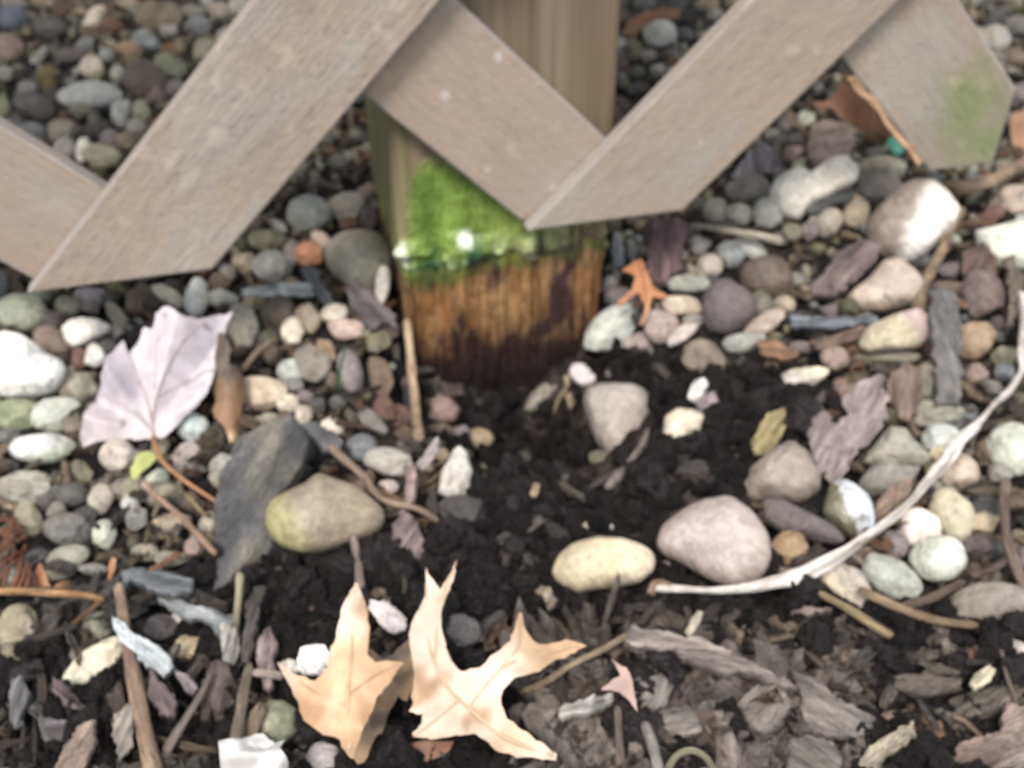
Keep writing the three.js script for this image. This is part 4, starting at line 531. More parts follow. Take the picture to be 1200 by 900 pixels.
chip([246, 780, 266, 776, 276, 800, 272, 826, 256, 838, 242, 822, 240, 798], 0.006, [0.1, 0.08, 0.075], { up: 0.008, grain: 85 }, 'dark brown bark chip beside the tall thin stick at lower left');
chip([176, 786, 194, 806, 208, 826, 202, 840, 188, 842, 176, 818], 0.005, [0.15, 0.12, 0.12], { up: 0.01, grain: -50 }, 'mauve bark chip below the bluish white flake');
chip([206, 788, 220, 792, 232, 808, 226, 816, 212, 804], 0.004, [0.19, 0.16, 0.17], { up: 0.012, grain: -40 }, 'small mauve chip under the tan yellowish pebble');
chip([60, 906, 75, 880, 95, 850, 112, 845, 112, 870, 98, 900, 90, 912], 0.004, [0.24, 0.19, 0.155], { up: 0.011, grain: 60 }, 'tan-grey bark strip at the bottom edge left of the long twig', 'bark_strip');
chip([46, 840, 60, 842, 88, 852, 84, 872, 60, 880, 48, 866], 0.005, [0.13, 0.12, 0.13], { up: 0.008, grain: 20 }, 'grey bark chip at lower left near the bottom edge');
chip([14, 800, 28, 796, 36, 816, 28, 852, 14, 860, 10, 830], 0.005, [0.1, 0.1, 0.11], { up: 0.009, grain: 85 }, 'dark grey bark chip near the lower left corner');
chip([64, 795, 82, 806, 100, 826, 112, 834, 98, 838, 78, 828, 60, 812], 0.003, [0.12, 0.095, 0.095], { up: 0.009, grain: -30 }, 'dark curved bark flake under the pale cream oblong stone');
chip([136, 838, 150, 824, 160, 846, 156, 876, 142, 890, 134, 864], 0.003, [0.22, 0.2, 0.18], { up: 0.012, grain: 75 }, 'pale grey fibrous chip left of the long brown twig');
chip([458, 612, 470, 596, 486, 606, 500, 640, 506, 656, 488, 658, 474, 640, 462, 652], 0.004, [0.19, 0.15, 0.15], { up: 0.008, grain: 60, fr: 600 }, 'mauve shred of bark right of the large olive-tan stone');
chip([474, 545, 486, 548, 490, 570, 484, 596, 474, 592, 476, 566], 0.003, [0.26, 0.19, 0.19], { up: 0.012, grain: 85, fr: 600 }, 'pinkish shred of bark left of the pale grey pointed stone');
chip([488, 545, 500, 532, 514, 514, 518, 520, 510, 536, 498, 552], 0.003, [0.36, 0.32, 0.32], { up: 0.011, grain: 55 }, 'pale pinkish bark sliver above the pale grey pointed stone');
chip([730, 742, 745, 732, 765, 744, 800, 754, 840, 758, 862, 770, 830, 776, 800, 772, 760, 764, 738, 762], 0.007, [0.19, 0.17, 0.16], { up: 0.014, grain: -12, fr: 330 }, 'grey piece of bark ending at the tip of the right oak leaf', 'bark_strip');
chip([790, 762, 830, 768, 870, 776, 912, 790, 940, 812, 920, 808, 890, 796, 850, 792, 815, 782], 0.005, [0.22, 0.19, 0.175], { up: 0.015, grain: -18, alt: [0.4, 0.37, 0.28] }, 'long curved grey bark strip at lower right', 'bark_strip');
chip([866, 830, 886, 806, 910, 806, 925, 824, 918, 850, 896, 862, 876, 852], 0.008, [0.178, 0.157, 0.144], { up: 0.010, grain: 40, fr: 260, relief: 0.0016 }, 'lumpy grey piece of bark below the long curved bark strip');
chip([925, 790, 950, 798, 985, 828, 1020, 846, 1010, 868, 984, 872, 960, 868, 938, 840], 0.007, [0.170, 0.153, 0.140], { up: 0.009, grain: -35, fr: 260, relief: 0.0016 }, 'broad grey slab of bark at lower right above the pale wood chip');
chip([920, 868, 945, 862, 972, 872, 984, 890, 980, 915, 925, 915], 0.006, [0.204, 0.183, 0.164], { up: 0.010, grain: -40, fr: 260 }, 'grey bark slab at the bottom edge left of the pale wood chip');
chip([838, 866, 856, 862, 872, 880, 878, 912, 840, 912], 0.006, [0.170, 0.145, 0.132], { up: 0.008, grain: 85 }, 'mauve-grey bark piece at the bottom edge right of the curled twig');
chip([752, 800, 772, 792, 786, 806, 780, 830, 762, 838, 750, 822], 0.006, [0.162, 0.149, 0.136], { up: 0.009, grain: 60, fr: 300 }, 'grey bark chip right of the pink star-shaped leaf scrap');
chip([770, 838, 800, 828, 822, 836, 818, 858, 796, 868, 776, 858], 0.006, [0.153, 0.140, 0.128], { up: 0.008, grain: 10 }, 'grey bark chip above the curled twig');
chip([655, 830, 690, 818, 716, 816, 720, 824, 690, 834, 660, 842], 0.005, [0.36, 0.35, 0.33], { up: 0.016, grain: 12 }, 'pale grey splinter right of the right oak leaf', 'splinter', 'splinter');
chip([636, 848, 660, 842, 672, 862, 660, 880, 640, 876], 0.005, [0.187, 0.170, 0.152], { up: 0.006, grain: 60 }, 'grey bark chip beside the lower lobe of the right oak leaf');
chip([678, 842, 700, 840, 712, 866, 700, 900, 684, 890], 0.005, [0.170, 0.149, 0.128], { up: 0.006, grain: 80 }, 'brownish grey bark chip at the bottom edge below the pale grey splinter');
chip([664, 784, 700, 776, 712, 790, 690, 806, 668, 808], 0.006, [0.162, 0.149, 0.136], { up: 0.005, grain: 20 }, 'grey bark chip under the pale straw beside the right oak leaf');
chip([1000, 896, 1020, 876, 1052, 856, 1068, 850, 1070, 862, 1046, 882, 1020, 905], 0.004, [0.42, 0.38, 0.29], { up: 0.011, grain: 35 }, 'pale wood chip at the bottom right edge', 'wood_chip', 'wood chip');
chip([1134, 804, 1142, 792, 1158, 783, 1166, 788, 1160, 798, 1142, 809], 0.003, [0.5, 0.46, 0.34], { up: 0.009, grain: 35 }, 'short pale cream wood chip on dark soil at the right', 'wood_chip', 'wood chip');
chip([801, 742, 808, 728, 818, 716, 824, 720, 818, 734, 808, 748], 0.003, [0.45, 0.42, 0.34], { up: 0.008, grain: 60 }, 'small pale wood chip on soil below the white strip', 'wood_chip', 'wood chip');
chip([1030, 838, 1045, 832, 1062, 832, 1058, 838, 1040, 844], 0.003, [0.34, 0.25, 0.18], { up: 0.008, grain: 10 }, 'small tan wood chip left of the forked rootlet at lower right', 'wood_chip', 'wood chip');
chip([928, 714, 950, 711, 974, 714, 972, 722, 948, 724, 930, 724], 0.002, [0.18, 0.15, 0.145], { up: 0.006, grain: 5 }, 'thin mauve chip on the soil left of the yellow straw');
chip([622, 574, 626, 566, 633, 568, 629, 582, 622, 584], 0.002, [0.4, 0.32, 0.2], { up: 0.004, grain: 70 }, 'tiny tan wood chip on soil in front of the hollow', 'wood_chip', 'wood chip');
chip([628, 694, 634, 686, 646, 692, 654, 704, 644, 716, 638, 704], 0.003, [0.26, 0.22, 0.17], { up: 0.005, grain: 60 }, 'small tan-grey chip on soil below the yellow oval stone', 'wood_chip', 'wood chip');
chip([1180, 830, 1176, 860, 1150, 868, 1120, 880, 1118, 905, 1215, 905, 1215, 840], 0.006, [0.196, 0.174, 0.156], { up: 0.008, grain: 20, alt: [0.3, 0.2, 0.18] }, 'mauve-grey bark slab in the lower right corner');
chip([1188, 748, 1204, 758, 1204, 784, 1192, 772], 0.003, [0.4, 0.37, 0.36], { up: 0.009, grain: 70 }, 'pale grey chip at the right edge above the lower right corner', 'wood_chip', 'wood chip');
chip([1128, 300, 1152, 286, 1168, 300, 1164, 330, 1144, 340, 1130, 326], 0.004, [0.13, 0.085, 0.075], { up: 0.008, grain: 50 }, 'red-brown bark chip right of the half-white stone');
chip([1040, 446, 1060, 426, 1076, 434, 1078, 468, 1066, 498, 1052, 494, 1042, 470], 0.004, [0.2, 0.145, 0.12], { up: 0.011, grain: 80 }, 'brown upright bark chip right of the grey leaf fragment');
chip([886, 402, 905, 398, 930, 410, 935, 420, 915, 424, 896, 416], 0.003, [0.28, 0.16, 0.1], { up: 0.009, grain: -15 }, 'orange-brown bark chip above the long cream shell-like pebble');
chip([950, 400, 975, 392, 1005, 384, 1018, 386, 1000, 396, 970, 408, 954, 412], 0.003, [0.16, 0.105, 0.085], { up: 0.009, grain: 20 }, 'red-brown strip of bark below the straight blue-grey splinter', 'bark_strip');
chip([1180, 300, 1192, 298, 1194, 340, 1190, 385, 1180, 390, 1178, 345], 0.004, [0.2, 0.17, 0.14], { up: 0.012, grain: 88 }, 'tan-grey upright splinter at the right edge', 'splinter', 'splinter');
chip([875, 522, 885, 505, 898, 485, 918, 482, 922, 496, 914, 515, 898, 535, 888, 538], 0.003, [0.3, 0.25, 0.13], { up: 0.009, grain: 55, alt: [0.36, 0.27, 0.15] }, 'yellow-olive husk standing behind the large grey-brown stone', 'seed_husk', 'husk');

// sticks, straws and the white strip
const curl = (t) => 1 + 0.45 * Math.exp(-(((t - 0.2) / 0.09) ** 2)) + 0.25 * Math.sin(t * 15) + 0.1 * Math.sin(t * 41);
{
  const g = new THREE.Group(); g.name = 'white_strip'; scene.add(g); tag(g, 'long frayed white strip curving from the soil up to the right edge', 'strip');
  strand([766, 689, 9, 800, 690, 11, 835, 692, 12, 870, 689, 13, 905, 683, 14, 935, 674, 14, 965, 661, 16, 990, 646, 18, 1018, 626, 20, 1044, 606, 21, 1068, 584, 22, 1090, 560, 23, 1108, 540, 24, 1124, 518, 24, 1142, 500, 24, 1162, 478, 24, 1184, 455, 23, 1197, 432, 22, 1200, 400, 20, 1200, 345, 16], 5.6, 8.2, [0.98, 0.93, 0.88], { flat: 0.45, twist: 0.5, lump: 0.18, alt: [0.85, 0.78, 0.72], profile: curl, mat: M.bark }, undefined, 'strip_body', 'strip', g);
  strand([940, 676, 14.5, 990, 649, 19, 1044, 611, 22, 1090, 566, 24, 1126, 521, 25], 2.6, 2.6, [0.95, 0.9, 0.84], { flat: 0.5, alt: [0.55, 0.48, 0.43], mat: M.bark, wob: 0.001 }, undefined, 'frayed_fibre', '', g);
  strand([762, 697, 8, 768, 684, 9, 790, 688, 10], 5, 3, [0.36, 0.25, 0.18], { lump: 0.3, mat: M.bark }, 'brown frayed end', 'frayed_end', '', g);
}
strand([476, 374, 20, 481, 420, 17, 486, 470, 13, 491, 516, 11], 5.2, 5.6, [0.55, 0.42, 0.28], { flat: 0.5, lump: 0.06, alt: [0.42, 0.3, 0.19], wob: 0.0002 }, 'straight pale straw leaning against the left foot of the post', 'straw', 'straw');
strand([711, 573, 3, 733, 548, 4, 752, 522, 5, 761, 502, 6], 6, 3, [0.3, 0.26, 0.24], { lump: 0.2 }, 'short grey twig lying against the heart-shaped stone');
strand([166, 566, 16, 180, 580, 15, 214, 610, 13, 254, 650, 10], 4.6, 3.6, [0.46, 0.31, 0.22], { alt: [0.36, 0.23, 0.15], tip: [0.7, 0.6, 0.5] }, 'thin tan twig pointing at the weathered grey wood chunk');
strand([215, 560, 12, 205, 575, 11, 188, 588, 11, 178, 606, 8], 2.6, 2.2, [0.34, 0.27, 0.2], {}, 'thin grey twig crossing the tan one below the maple leaf');
strand([216, 578, 11, 230, 594, 10, 242, 606, 9], 2.6, 2.2, [0.4, 0.33, 0.16], {}, 'short yellowish twig right of the thin tan one');
strand([386, 522, 18, 402, 537, 16, 426, 557, 14, 447, 583, 12, 488, 596, 10, 510, 610, 7, 538, 629, 4], 4.2, 3, [0.36, 0.27, 0.2], { alt: [0.22, 0.16, 0.13] }, 'forked brown twig running down across the large olive-tan stone');
strand([140, 684, 15, 143, 715, 15, 150, 760, 14, 158, 800, 14, 168, 845, 13, 180, 912, 12], 6, 11, [0.3, 0.215, 0.15], { lump: 0.12, alt: [0.2, 0.13, 0.1], tip: [0.5, 0.38, 0.26] }, 'long brown twig running down to the bottom edge at lower left');
strand([281, 672, 16, 279, 700, 15, 276, 735, 13], 5, 4, [0.42, 0.38, 0.27], { alt: [0.3, 0.27, 0.2] }, 'short pale stalk at the lower tip of the weathered wood chunk', 'stalk', 'stalk');
strand([292, 778, 15, 286, 812, 14, 277, 862, 12, 270, 910, 10], 6, 8, [0.22, 0.185, 0.15], { lump: 0.18 }, 'brown stick running down to the white scrap at the bottom');
strand([248, 788, 14, 236, 812, 13, 216, 846, 12, 192, 885, 10], 3.2, 6, [0.24, 0.2, 0.18], {}, 'thin grey-brown stick leaning left of the brown one');
strand([296, 788, 17, 312, 789, 18, 332, 793, 18], 4.5, 5, [0.5, 0.42, 0.38], {}, 'short pale stalk joining the left oak leaf', 'leaf_stalk', 'stalk');
strand([118, 702, 12, 106, 714, 9, 92, 726, 8, 70, 744, 6], 3, 3.4, [0.3, 0.18, 0.1], {}, 'thin brown twig hanging under the orange frond stem');
strand([736, 744, 19, 712, 758, 19, 690, 770, 18, 650, 792, 16, 612, 812, 13], 3.6, 3.2, [0.5, 0.4, 0.26], { lump: 0.08 }, 'pale straw running from the grey bark to the right oak leaf', 'straw', 'straw');
strand([782, 912, 10, 786, 896, 16, 796, 884, 20, 810, 879, 22, 824, 884, 20, 834, 896, 16, 840, 912, 10], 4, 4, [0.4, 0.37, 0.25], { lump: 0.06 }, 'curled pale twig looping at the bottom edge', 'curled_twig', 'twig');
strand([1074, 362, 12, 1086, 330, 13, 1100, 300, 14, 1118, 262, 15, 1128, 244, 15], 6.5, 5, [0.3, 0.225, 0.145], {}, 'slanting tan stick right of the half-white stone', 'stick', 'stick');
strand([1106, 218, 13, 1130, 219, 16, 1160, 212, 18, 1185, 200, 18, 1215, 186, 16], 7.5, 8.5, [0.3, 0.22, 0.145], { alt: [0.2, 0.145, 0.1] }, 'thick tan stick lying under the short lattice end', 'stick', 'stick');
strand([960, 694, 14, 985, 708, 12, 1010, 723, 10, 1048, 746, 7], 5, 6.5, [0.36, 0.28, 0.15], { flat: 0.6 }, 'yellowish straw sticking out under the white strip', 'straw', 'straw');
strand([1006, 690, 12, 1030, 703, 11, 1060, 716, 9, 1100, 728, 8, 1146, 733, 8], 6, 4, [0.33, 0.24, 0.15], {}, 'tan twig curving right from the yellowish straw');
strand([1178, 562, 16, 1176, 590, 15, 1178, 620, 14, 1188, 655, 12, 1200, 690, 9], 6, 6, [0.2, 0.15, 0.125], { lump: 0.2 }, 'dark brown stick standing at the right edge');
strand([1140, 676, 10, 1165, 664, 10, 1190, 652, 10], 4, 5, [0.18, 0.13, 0.12], {}, 'dark twig lying across the stick at the right edge');
strand([1056, 710, 8, 1085, 702, 9, 1110, 692, 9, 1130, 682, 9], 5, 4.5, [0.21, 0.155, 0.12], {}, 'brown twig above the grey-brown oval stone at right');
strand([808, 263, 13, 836, 268, 14, 872, 274, 14, 918, 283, 13], 4.6, 6.2, [0.46, 0.42, 0.34], { flat: 0.7, lump: 0.07 }, 'pale stick lying below the row of three pebbles', 'stick', 'stick');
strand([404, 402, 20, 401, 420, 19, 399, 440, 17, 397, 458, 14], 1.4, 1.8, [0.04, 0.2, 0.07], { lump: 0.05, alt: [0.03, 0.15, 0.05] }, 'thin green grass blade left of the post', 'grass_blade', 'grass blade');
strand([662, 440, 12, 665, 450, 11, 655, 468, 8, 648, 488, 5], 3.4, 1.6, [0.55, 0.47, 0.28], { lump: 0.2, tip: [0.62, 0.56, 0.3] }, 'tiny pale sprout beside the white egg-shaped pebble', 'sprout', 'sprout');
strand([282, 434, 13, 296, 420, 14, 312, 404, 15, 322, 398, 15], 4, 2.6, [0.34, 0.26, 0.19], {}, 'short brown twig above the smooth peach pebble');
strand([414, 626, 12, 417, 650, 9, 424, 690, 7], 5, 4.6, [0.3, 0.24, 0.22], { lump: 0.2 }, 'mauve twig hanging down from the large olive-tan stone');
strand([1112, 838, 8, 1128, 844, 8, 1142, 856, 7, 1152, 866, 6], 3, 2.4, [0.3, 0.22, 0.16], {}, 'forked rootlet on dark soil at lower right', 'rootlet', 'rootlet');
strand([1172, 756, 9, 1180, 790, 9, 1192, 830, 8], 2.6, 2.4, [0.24, 0.2, 0.16], {}, 'thin brown stem near the right edge at the bottom');
strand([756, 846, 14, 762, 862, 14, 768, 885, 13, 774, 915, 12], 6, 8, [0.3, 0.275, 0.25], { lump: 0.1 }, 'grey stick running to the bottom edge left of the curled twig', 'stick', 'stick');
strand([722, 828, 14, 724, 858, 12, 728, 900, 9], 5, 6, [0.22, 0.175, 0.15], { lump: 0.2 }, 'brown-grey stick at the bottom below the pink star-shaped scrap', 'stick', 'stick');
strand([985, 642, 17, 1000, 650, 14, 1012, 660, 11], 2.5, 2.2, [0.5, 0.46, 0.34], {}, 'short pale straw just under the white strip', 'straw', 'straw');

// ---------------------------------------------------------------- leaves
// A thin blade: outline in pixels on a plane through centre p0 facing nrm, lifted by bump(u, v) metres (u, v in metres across the plane)
function leafBlade(parent, name, poly, p0, nrm, color, bump, edge = 0.0022, sm = 3) {
  const u = RIGHT.clone().addScaledVector(nrm, -RIGHT.dot(nrm)).normalize(), v = new THREE.Vector3().crossVectors(nrm, u), to = (a, b) => { const d = ray(a, b), t = p0.clone().sub(EYE).dot(nrm) / d.dot(nrm), q = EYE.clone().addScaledVector(d, t).sub(p0); return new THREE.Vector2(q.dot(u), q.dot(v)); };
  const L = flat(poly).map(([a, b]) => to(a, b)), out = [];
  L.forEach((b, i) => { const a = L[(i + L.length - 1) % L.length], c = L[(i + 1) % L.length], e1 = b.clone().sub(a).normalize(), e2 = c.clone().sub(b).normalize(), sharp = e1.dot(e2) < 0.35;   // round all but sharp corners
    if (sharp || !sm) out.push(b); else out.push(b.clone().lerp(a, 0.28), b.clone().multiplyScalar(0.72).addScaledVector(a, 0.14).addScaledVector(c, 0.14), b.clone().lerp(c, 0.28)); });
  const rim = []; out.forEach((a, i) => { const b = out[(i + 1) % out.length], n = Math.max(1, Math.round(a.distanceTo(b) / 0.0012)); for (let k = 0; k < n; k++) { const q = a.clone().lerp(b, k / n), w = 0.0011; rim.push(new THREE.Vector2(q.x + w * fbm(q.x * 420, q.y * 420, NS, 2), q.y + w * fbm(q.x * 420, q.y * 420, NS + 50, 2))); } });
  let g = new THREE.ShapeGeometry(new THREE.Shape(rim)); g.deleteAttribute('uv'); g.deleteAttribute('normal'); g = g.toNonIndexed();
  g = mergeVertices(new TessellateModifier(edge, 9).modify(g), 1e-6);
  const p = g.attributes.position; const col = new Float32Array(p.count * 3);
  for (let i = 0; i < p.count; i++) { const x = p.getX(i), y = p.getY(i), c = color(x, y); col[3 * i] = c[0]; col[3 * i + 1] = c[1]; col[3 * i + 2] = c[2]; p.setZ(i, bump(x, y)); }
  for (let i = 0; i < col.length; i++) col[i] *= 1.22; g.setAttribute('color', new THREE.BufferAttribute(col, 3)); flatUV(g, 0.04, NS * 0.37 % 5); NS++; g.computeVertexNormals();
  // the underside, a quarter of a millimetre behind
  const back = g.clone(), q = back.attributes.position, n = g.attributes.normal; for (let i = 0; i < q.count; i++) q.setXYZ(i, q.getX(i) - n.getX(i) * 0.00025, q.getY(i) - n.getY(i) * 0.00025, q.getZ(i) - n.getZ(i) * 0.00025);
  const bi = back.index.array; for (let i = 0; i < bi.length; i += 3) { const t = bi[i]; bi[i] = bi[i + 1]; bi[i + 1] = t; } back.computeVertexNormals();
  const all = mergeGeometries([g, back]); all.applyMatrix4(new THREE.Matrix4().makeBasis(u, v, nrm));
  const m = mesh(name, all, M.leaf, parent); if (parent === scene) m.position.copy(p0); else m.position.copy(p0).sub(parent.position);
  return { m, to, lift: (a, b, h) => { const w = to(a, b); return p0.clone().addScaledVector(u, w.x).addScaledVector(v, w.y).addScaledVector(nrm, bump(w.x, w.y) + h); } };
}
function vein(parent, pts, r0, r1, col, name = 'vein') {
  const c = new THREE.CatmullRomCurve3(pts.map((p) => p.clone().sub(parent.position))), g = new THREE.TubeGeometry(c, pts.length * 8, 1, 6, false), p = g.attributes.position, q = new THREE.Vector3(), uv = g.attributes.uv;
  for (let i = 0; i < p.count; i++) { const t = uv.getX(i); c.getPointAt(clamp(t), q); const r = mix(r0, r1, t); p.setXYZ(i, q.x + (p.getX(i) - q.x) * r, q.y + (p.getY(i) - q.y) * r, q.z + (p.getZ(i) - q.z) * r); }
  flatUV(g, 0.04); paint(g, (x, y, z) => { const k = 1 + 0.2 * noise(x * 500, y * 500, z * 500); return [col[0] * k, col[1] * k, col[2] * k]; }); g.computeVertexNormals();
  return mesh(name, g, M.leaf, parent);
}
function leafThing(name, label, cx, cy, up, tilt = 0.35) { const g = new THREE.Group(); g.name = numbered(name); scene.add(g); const p0 = at(cx, cy, up); g.position.copy(p0); tag(g, label, 'leaf'); g.userData.nrm = undefined; return [g, p0, lean(p0).lerp(new THREE.Vector3(0, 1, 0), tilt).normalize()]; }
const px3 = (ox, oy, list) => list.map((a, i) => (i % 2 ? oy : ox) + a / 3);
{ // maple leaf, pale lavender underside up
  const [g, p0, nrm] = leafThing('maple_leaf', 'large pale lavender maple leaf lying underside up on the gravel', 178, 450, 0.02, 0.15);
  const poly = px3(0, 300, [540, 640, 480, 652, 410, 636, 340, 650, 285, 668, 275, 625, 330, 500, 355, 450, 362, 398, 395, 345, 430, 298, 452, 345, 468, 318, 500, 258, 545, 262, 556, 205, 590, 192, 616, 214, 640, 240, 700, 238, 760, 220, 815, 203, 792, 262, 775, 330, 768, 390, 742, 450, 722, 520, 655, 560, 610, 600, 578, 636]);
  let fold; const pts = {};
  const bl = leafBlade(g, 'leaf_blade', poly, p0, nrm, (x, y) => { const a = fbm(x * 90 + 3, y * 90, 2, 3), b = fbm(x * 400, y * 400, 7, 2); const k = 1 + 0.22 * a + 0.12 * b; let c = mixc([0.5, 0.465, 0.5], [0.37, 0.34, 0.38], smooth(0, 0.4, fbm(x * 60, y * 45 + 9, 4, 2))); c = mixc(c, [0.62, 0.54, 0.53], smooth(-0.05, -0.35, y * 18) * 0.4); c = mixc(c, [0.1, 0.08, 0.08], smooth(0.43, 0.5, fbm(x * 130, y * 130, 31, 3)) * 0.7); return [c[0] * k, c[1] * k, c[2] * k]; },
    (x, y) => { // ridged along the three main veins that fan from the stalk
      const vx = x - 0.0005, vy = y + 0.0185, th = Math.atan2(vx, vy), r = Math.hypot(vx, vy); const f = Math.abs(((th + 2.2) / 0.78) % 1 - 0.5) * 2; return 0.0085 * (f - 0.4) * smooth(0, 0.03, r) + 0.004 * smooth(0.02, 0.05, r) * Math.sin(th * 1.5 + 1) + 0.0012 * fbm(x * 90, y * 90, 3, 2); }, 0.0018);
  const V = (list) => { const o = []; for (let i = 0; i < list.length; i += 2) o.push(bl.lift(list[i] / 3, 300 + list[i + 1] / 3, 0.0004)); return o; };
  const vc = [0.5, 0.43, 0.45];
  vein(g, V([540, 640, 538, 560, 580, 430, 650, 310, 720, 245]), 0.0006, 0.00022, [0.44, 0.34, 0.33]); vein(g, V([540, 640, 520, 520, 480, 420, 440, 320]), 0.0006, 0.00025, vc); vein(g, V([540, 620, 480, 560, 420, 520, 350, 480]), 0.0006, 0.00025, vc); vein(g, V([545, 470, 550, 380, 560, 290]), 0.0003, 0.0002, vc); vein(g, V([560, 500, 650, 440, 730, 400]), 0.0003, 0.0002, vc);
  const q = [[180, 510, 18], [182, 522, 20], [190, 540, 19], [212, 560, 17], [232, 574, 15], [254, 588, 12]].map(([a, b, c]) => at(a, b, c / 1000)); q[0] = bl.lift(180, 513, 0.0004);
  vein(g, q, 0.0011, 0.0007, [0.34, 0.17, 0.08], 'leaf_stalk');
}
function oakColor(sd, dark = 1, pale = 0) { return (x, y) => { const a = fbm(x * 70 + sd, y * 70, 2, 3), b = fbm(x * 420, y * 420, sd, 2), k = dark * (1 + 0.18 * a + 0.12 * b); let c = mixc([0.49, 0.325, 0.2], [0.6, 0.475, 0.385], smooth(-0.2 - pale, 0.3 - pale, fbm(x * 50, y * 50 + sd, 6, 2))); c = mixc(c, [0.3, 0.17, 0.08], smooth(0.2, 0.5, fbm(x * 110, y * 110, sd + 8, 3)) * 0.7); return [c[0] * k, c[1] * k, c[2] * k]; }; }
{ // two tan oak leaves
  const [g, p0, nrm] = leafThing('oak_leaf', 'left tan oak leaf, curled, with a rounded body and pointed lobes', 400, 800, 0.028, 0.0);
  const bl = leafBlade(g, 'leaf_blade', [417, 687, 425, 707, 429, 727, 433, 747, 432, 767, 437, 781, 452, 781, 474, 777, 457, 802, 443, 822, 430, 848, 419, 870, 415, 890, 404, 884, 396, 868, 368, 858, 356, 840, 347, 816, 333, 797, 326, 774, 340, 786, 358, 799, 374, 800, 386, 782, 393, 758, 394, 742, 401, 726, 408, 705], p0, nrm, oakColor(3), (x, y) => 0.008 - 26 * (x - 0.001) ** 2 * 1.2 - 3.5 * y * y + 0.002 * fbm(x * 60, y * 60, 3, 2) - 0.5 * Math.max(0, -y - 0.012) + 0.0012 * noise(x * 160, y * 160, 4), 0.0018);
  const V = (l) => { const o = []; for (let i = 0; i < l.length; i += 2) o.push(bl.lift(l[i], l[i + 1], 0.0003)); return o; };
  vein(g, V([410, 880, 408, 830, 412, 780, 416, 700]), 0.0005, 0.0002, [0.56, 0.4, 0.24], 'midrib'); vein(g, V([409, 835, 370, 815, 332, 784]), 0.0003, 0.00012, [0.56, 0.4, 0.24]); vein(g, V([409, 820, 440, 796, 468, 780]), 0.0003, 0.00012, [0.56, 0.4, 0.24]);
  const [h, q0, n2] = leafThing('oak_leaf', 'right tan oak leaf with long slender lobes, at the bottom centre', 565, 800, 0.026, 0.05);
  const b2 = leafBlade(h, 'leaf_blade', [478, 832, 484, 814, 484, 780, 480, 742, 483, 728, 494, 713, 503, 692, 499, 670, 511, 687, 518, 697, 527, 680, 536, 660, 533, 687, 523, 708, 517, 726, 520, 752, 528, 780, 541, 792, 564, 790, 587, 768, 600, 750, 607, 735, 610, 718, 618, 742, 628, 757, 653, 752, 667, 747, 690, 753, 667, 764, 645, 777, 638, 787, 613, 798, 590, 812, 583, 830, 600, 853, 620, 868, 648, 884, 650, 895, 614, 893, 588, 884, 573, 872, 560, 863, 542, 860, 520, 863, 484, 862, 480, 856, 493, 849, 496, 833], q0, n2, oakColor(11, 1, 0.2), (x, y) => 0.004 + 0.005 * Math.sin(x * 110 + y * 50 + 1) - 4 * (x + 0.012) * (y) * 0.5 - 3 * (x * x + y * y) + 0.004 * fbm(x * 60, y * 60, 8, 2) - 0.35 * Math.max(0, -y - 0.014) + 0.001 * noise(x * 180, y * 180, 4), 0.0018);
  const W = (l) => { const o = []; for (let i = 0; i < l.length; i += 2) o.push(b2.lift(l[i], l[i + 1], 0.0003)); return o; };
  const vc = [0.58, 0.44, 0.3]; vein(h, W([646, 889, 590, 868, 555, 838, 525, 808, 505, 765, 500, 690]), 0.0006, 0.0002, vc, 'midrib'); vein(h, W([550, 832, 590, 790, 640, 767, 680, 754]), 0.0004, 0.0002, vc); vein(h, W([585, 793, 606, 765, 610, 728]), 0.0003, 0.00015, vc); vein(h, W([540, 822, 515, 840, 484, 860]), 0.0003, 0.00015, vc); vein(h, W([510, 775, 518, 710, 534, 670]), 0.0003, 0.00015, vc);
  const [k, r0, n3] = leafThing('brown_leaf', 'dark reddish brown leaf in shade between the two tan oak leaves', 452, 810, 0.019, 0.0);
  const brown = (x, y) => { const a = fbm(x * 80, y * 80, 4, 3), q = 1 + 0.5 * a; let c = mixc([0.2, 0.1, 0.065], [0.24, 0.16, 0.09], smooth(-0.1, 0.3, fbm(x * 60, y * 60, 9, 2))); c = mixc(c, [0.05, 0.035, 0.03], smooth(0.15, 0.4, fbm(x * 150, y * 150, 19, 3)) * 0.8); return [c[0] * q, c[1] * q, c[2] * q]; };
  leafBlade(k, 'leaf_blade', [428, 752, 440, 760, 452, 768, 462, 760, 474, 748, 484, 742, 488, 775, 486, 800, 476, 818, 466, 812, 456, 830, 452, 850, 440, 862, 434, 880, 420, 894, 410, 880, 424, 850, 430, 820, 424, 790], r0, n3, brown, (x, y) => 40 * x * x - 0.12 * y + 0.004 * fbm(x * 90, y * 90, 3, 3) - 0.006, 0.0016);
  leafBlade(k, 'torn_lobe', [470, 872, 486, 866, 510, 866, 535, 868, 524, 880, 500, 890, 484, 884], r0, n3, brown, (x, y) => 0.004 * fbm(x * 90, y * 90, 5, 3) - 0.006, 0.0016);
}
